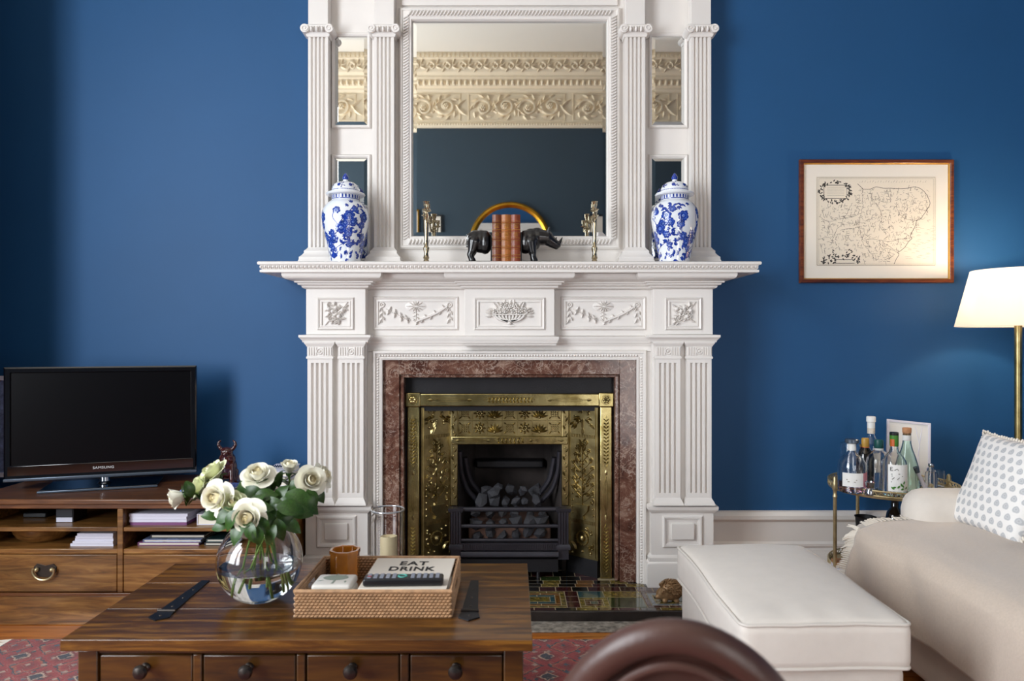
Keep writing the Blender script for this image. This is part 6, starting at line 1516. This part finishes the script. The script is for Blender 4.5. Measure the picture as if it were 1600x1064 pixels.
bottle(1397, 2.90, [(.044, .002), (.047, .008), (.047, .118), (.044, .138), (.034, .155), (.019, .172), (.0155, .186), (.0145, .24)], 'glass', 'clear bottle with green foil neck and white botanical label', [
    ('foil_neck', 'greenfoil', 'lathe', [(.0152, .196), (.0162, .198), (.0165, .235), (.0165, .240)]), ('cap', 'blackplastic', 'lathe', [(.0165, .240), (.0168, .242), (.0168, .250), (.015, .252), (0, .252)]), ('foil_tag', 'orangefoil', 'label', (.0168, .196, .225, .5, -PI / 2 - .9)),
    ('label', 'label', 'label', (.047, .022, .128, .95, -PI / 2)), ('label_lettering', 'ink', 'marks', (.0478, [[(-.036, .118), (-.036, .105)], [(-.036, .118), (-.028, .118)], [(-.036, .112), (-.029, .112)], [(-.036, .105), (-.027, .105)], [(-.022, .106), (-.012, .112), (-.008, .106)], [(-.034, .09), (-.002, .092)], [(-.032, .083), (.01, .083)], [(-.03, .07), (-.022, .078)], [(-.012, .07), (-.004, .078)], [(-.034, .06), (.02, .06)]], .0022)),
    ('label_leaves', 'greenfoil', 'marks', (.048, [[(-.03, .035, .4)], [(-.022, .03, 2.4)], [(-.012, .035, .9)], [(.0, .03, .3)], [(.012, .05, 1.2)], [(.014, .038, 2.2)], [(.02, .032, .6)], [(.006, .042, 1.9)]], .003)), ])
bottle(1417, 3.0, [(.048, .002), (.051, .006), (.050, .055), (.045, .095), (.034, .135), (.022, .170), (.0165, .195), (.0155, .235)], 'glass_green', 'pale green tapering bottle with cork stopper', [
    ('cork', 'cork', 'lathe', [(.012, .225), (.0135, .236), (.017, .237), (.0175, .255), (.016, .258), (0, .258)]), ('neck_label', 'label', 'lathe', [(.0165, .205), (.0168, .207), (.0163, .226), (.016, .227)])])
bottle(1455, 3.02, [(.022, .002), (.024, .005), (.024, .062), (.021, .070), (.011, .075), (.0095, .080), (.0095, .10)], 'glass', 'small clear bottle beside the sofa arm, right end of trolley', [('screw_cap', 'chrome', 'lathe', [(.0102, .092), (.0115, .094), (.0115, .104), (.010, .106), (0, .106)])])
bottle(1468, 3.06, [(.018, .002), (.020, .004), (.021, .068), (.0212, .07)], 'glass', 'small clear tumbler furthest right on the trolley', [], name='shot_glass', cat='glass', group='glasses on the trolley')
bottle(1442, 3.07, [(.022, .002), (.024, .004), (.025, .078), (.0252, .08)], 'glass', 'clear tumbler behind the slanting white tube', [], name='shot_glass', cat='glass', group='glasses on the trolley')
X = wx(1359, 2.90); g = MB().lathe([(0, 0), (.020, 0), (.021, .004), (.016, .022), (.013, .028), (.016, .034), (.020, .052), (.019, .053), (.012, .034), (0, .032)], (X, 2.90, KT), 24); single(g, 'jigger', 'chrome', 'small steel spirit measure between the gin and green necked bottle', 'jigger')
t = thing('glass_stirrer', 'slanting pale tube leaning against the green bottle', 'stirrer', (wx(1449, 2.95), 2.95, KT), (0, -.45, 0)); build(MB().tube([(0, 0, .006), (0, 0, .09)], .0075, 10), 'tube', 'lilac', t, True); build(MB().tube([(0, 0, .09), (0, 0, .115)], .009, 10), 'tube_cap', 'silverplastic', t, True)
# white card leaning at the back
t = thing('white_card', 'white framed card leaning behind bottles on the trolley', 'card', (wx(1416, 3.22), 3.205, KT), (-.16, .10, 0)); hw, hh = .098, .262
build(MB().box(-hw, hw, 0, .004, 0, hh), 'card_sheet', 'label', t, True); build(MB().sweep([(-hw, 0), (hw, 0), (hw, hh), (-hw, hh)], [(0, 0), (0, .003), (-.010, .003), (-.010, 0)], on_y(0), True), 'card_border', 'lilac', t, True)
g = MB(); f = on_y(0); g.strip(f, [(.03, .24), (.05, .16), (.03, .05)], .003, .001); g.strip(f, [(.06, .24), (.045, .12), (.05, .05)], .003, .001); build(g, 'card_creases', 'lilac', t, True)
# lower shelf
def low(z): return z
X, Y = wx(1398, 3.05), 3.05
t = thing('bottle', 'bottle with pink label standing on the lower trolley tray', 'bottle', (X, Y, .1558)); build(MB().lathe([(0, 0), (.036, 0), (.038, .006), (.038, .20), (.03, .24), (.016, .26), (.015, .31), (.017, .315), (0, .316)], (0, 0, 0), 24), 'glass_body', 'darkglassbottle', t, True)
g = MB(); g.grid(14, 2, lambda u, v: (.0386 * math.cos(-PI / 2 - 1 + 2 * u), .0386 * math.sin(-PI / 2 - 1 + 2 * u), .08 + .13 * v)); build(g, 'label', M('pale_pink_label', '#d9c5cf', .7), t, True); g = MB(); g.grid(14, 2, lambda u, v: (.0392 * math.cos(-PI / 2 - 1 + 2 * u), .0392 * math.sin(-PI / 2 - 1 + 2 * u), .14 + .02 * v)); build(g, 'label_stripe', 'purple', t, True)
t = thing('black_tray', 'small black oval dish on the lower trolley tray', 'dish', (wx(1352, 3.12), 3.12, .1558)); build(MB().lathe([(0, 0), (.03, 0), (.035, .19), (.044, .206), (.040, .206), (.028, .01), (0, .008)], (0, 0, 0), 28), 'dish_body', 'black', t, True)
flat_book('book', wx(1312, 3.0), wx(1352, 3.0), 2.93, 3.08, .1558, .022, 'lilac', 'pale book on the lower trolley tray by its leg')
flat_book('book', wx(1314, 3.0), wx(1356, 3.0), 2.95, 3.09, .178, .012, 'cork', 'tan notebook on the pale book, lower trolley tray')

# ================================================================== LEATHER CHAIR IN THE FOREGROUND
lc = thing('leather_chair', 'dark brown leather chair with rounded back in the foreground', 'chair', (.207, .90, .009), (0, 0, -.22))
AW, AH, AZ = .176, .414, .376                          # half width, rise and springing of the arched back
def arch(t, o=0):
    th_ = PI * t; return (-(AW + o) * math.cos(th_), AZ + (AH + o) * math.sin(th_) ** .85)
def backy(x, z): return -.16 * (z - .36) - .05 * (1 - (x / AW) ** 2)
def ribbon(o, dy, r, seg):
    g = MB(); g.tube([(x, backy(x, z) + dy, z) for x, z in [arch(i / 56, o) for i in range(57)]], r, seg); return g
build(ribbon(0, 0, .019, 16), 'rolled_rim', 'leather', lc, True)
build(ribbon(-.029, -.012, .0052, 8), 'rim_seam', 'leather', lc, True)
for sd, nm in ((-1, 'outer_back'), (1, 'inner_back')):
    g = MB()
    def fn(u, v):
        s = u * 2 - 1; hh = v * .985; z = AZ + (AH - .01) * hh; x = s * max(.012, (AW - .006) * math.sqrt(max(0, 1 - hh ** 2.2)))
        e = min(1, 4 * (1 - s * s)) * min(1, 5 * (1 - v)); pad = .016 * e * (.75 + .25 * math.cos(9 * s + 2) * math.cos(8 * v))
        return (x, backy(x, z) + sd * (-.004 + pad), z)
    g.grid(33, 29, fn); build(g, nm, 'leather', lc, True)
g = MB(); g.rbox((0, .20, .36), (.25, .27, .075), .05, 8, lambda p: Vector((p.x, p.y, p.z + (.02 * max(0, 1 - (p.x / .25) ** 2) if p.z > 0 else 0)))); build(g, 'seat', 'leather', lc, True)
for sx_ in (-1, 1):
    for sy_ in (-.02, .40): g = MB(); g.tube([(sx_ * .20, sy_, .30), (sx_ * .21, sy_ + (.03 if sy_ > 0 else -.05), 0)], [.022, .014], 10); build(g, 'leg', 'tablefront', lc, True)
for x, z in ((0, .64), (-.07, .56), (.07, .56), (0, .48)): g = MB(); g.ball((x, backy(x, z) - .012, z), (.010, .007, .010)); build(g, 'button', 'leather', lc, True)

# ================================================================== FAR WALL, SEEN ONLY IN THE MIRROR
VD = 2 * 3.36 - YB
def mxp(px): return (px - CX) * VD / F
def mzp(py): return CAMZ + (CY - py) * VD / F
cx_, rz, rad = mxp(797), mzp(316) - .435, .435
t = thing('round_mirror', 'round gilt framed mirror reflected in the big mirror', 'mirror', (cx_, YB, rz - rad))
g = MB(); n = 64; vs_ = []
prf = [(rad - .062, 0), (rad, 0), (rad, .02), (rad - .015, .038), (rad - .035, .042), (rad - .055, .028), (rad - .062, .015)]
for r_, h in prf:
    for k in range(n): a_ = 2 * PI * k / n; vs_.append((cx_ + r_ * math.cos(a_), YB + .001 + h, rz + r_ * math.sin(a_)))
fs_ = [(i * n + k, i * n + (k + 1) % n, ((i + 1) % 7) * n + (k + 1) % n, ((i + 1) % 7) * n + k) for i in range(7) for k in range(n)]
g.add(vs_, fs_); build(g, 'gilt_frame', 'gold', t)
g = MB(); g.add([(cx_ + (rad - .06) * math.cos(2 * PI * k / n), YB + .012, rz + (rad - .06) * math.sin(2 * PI * k / n)) for k in range(n)], [tuple(range(n))]); build(g, 'mirror_plate', 'mirror', t)
for (p0, p1, pt, lab, gold) in ((661, 691, 336, 'small dark framed print reflected left of candelabrum', 'black'), (632, 655, 328, 'gilt framed print reflected at the left mirror edge', 'gold'), (913, 945, 336, 'small dark framed print reflected right of candelabrum', 'black'), (946, 975, 326, 'gilt framed print reflected at the right mirror edge', 'gold')):
    a, c = mxp(p0), mxp(p1); z1 = mzp(pt); z0 = z1 - .30
    t = thing('small_print', lab, 'picture', ((a + c) / 2, YB, z0), group='prints on the far wall')
    mpb = lambda u, v, h: (u, YB + .001 + h, v)
    build(MB().sweep([(a, z0), (c, z0), (c, z1), (a, z1)], [(0, 0), (0, .018), (-.016, .018), (-.016, 0)], mpb, True), 'frame', gold, t); build(MB().box(a + .01, c - .01, YB + .001, YB + .008, z0 + .01, z1 - .01), 'print_sheet', 'paper', t)
    g = MB(); m = (a + c) / 2; g.prism([(m - .03, z1 - .20), (m + .03, z1 - .20), (m + .012, z1 - .12), (m - .012, z1 - .12)], mpb, .008, .009); build(g, 'print_picture', 'inklight', t)
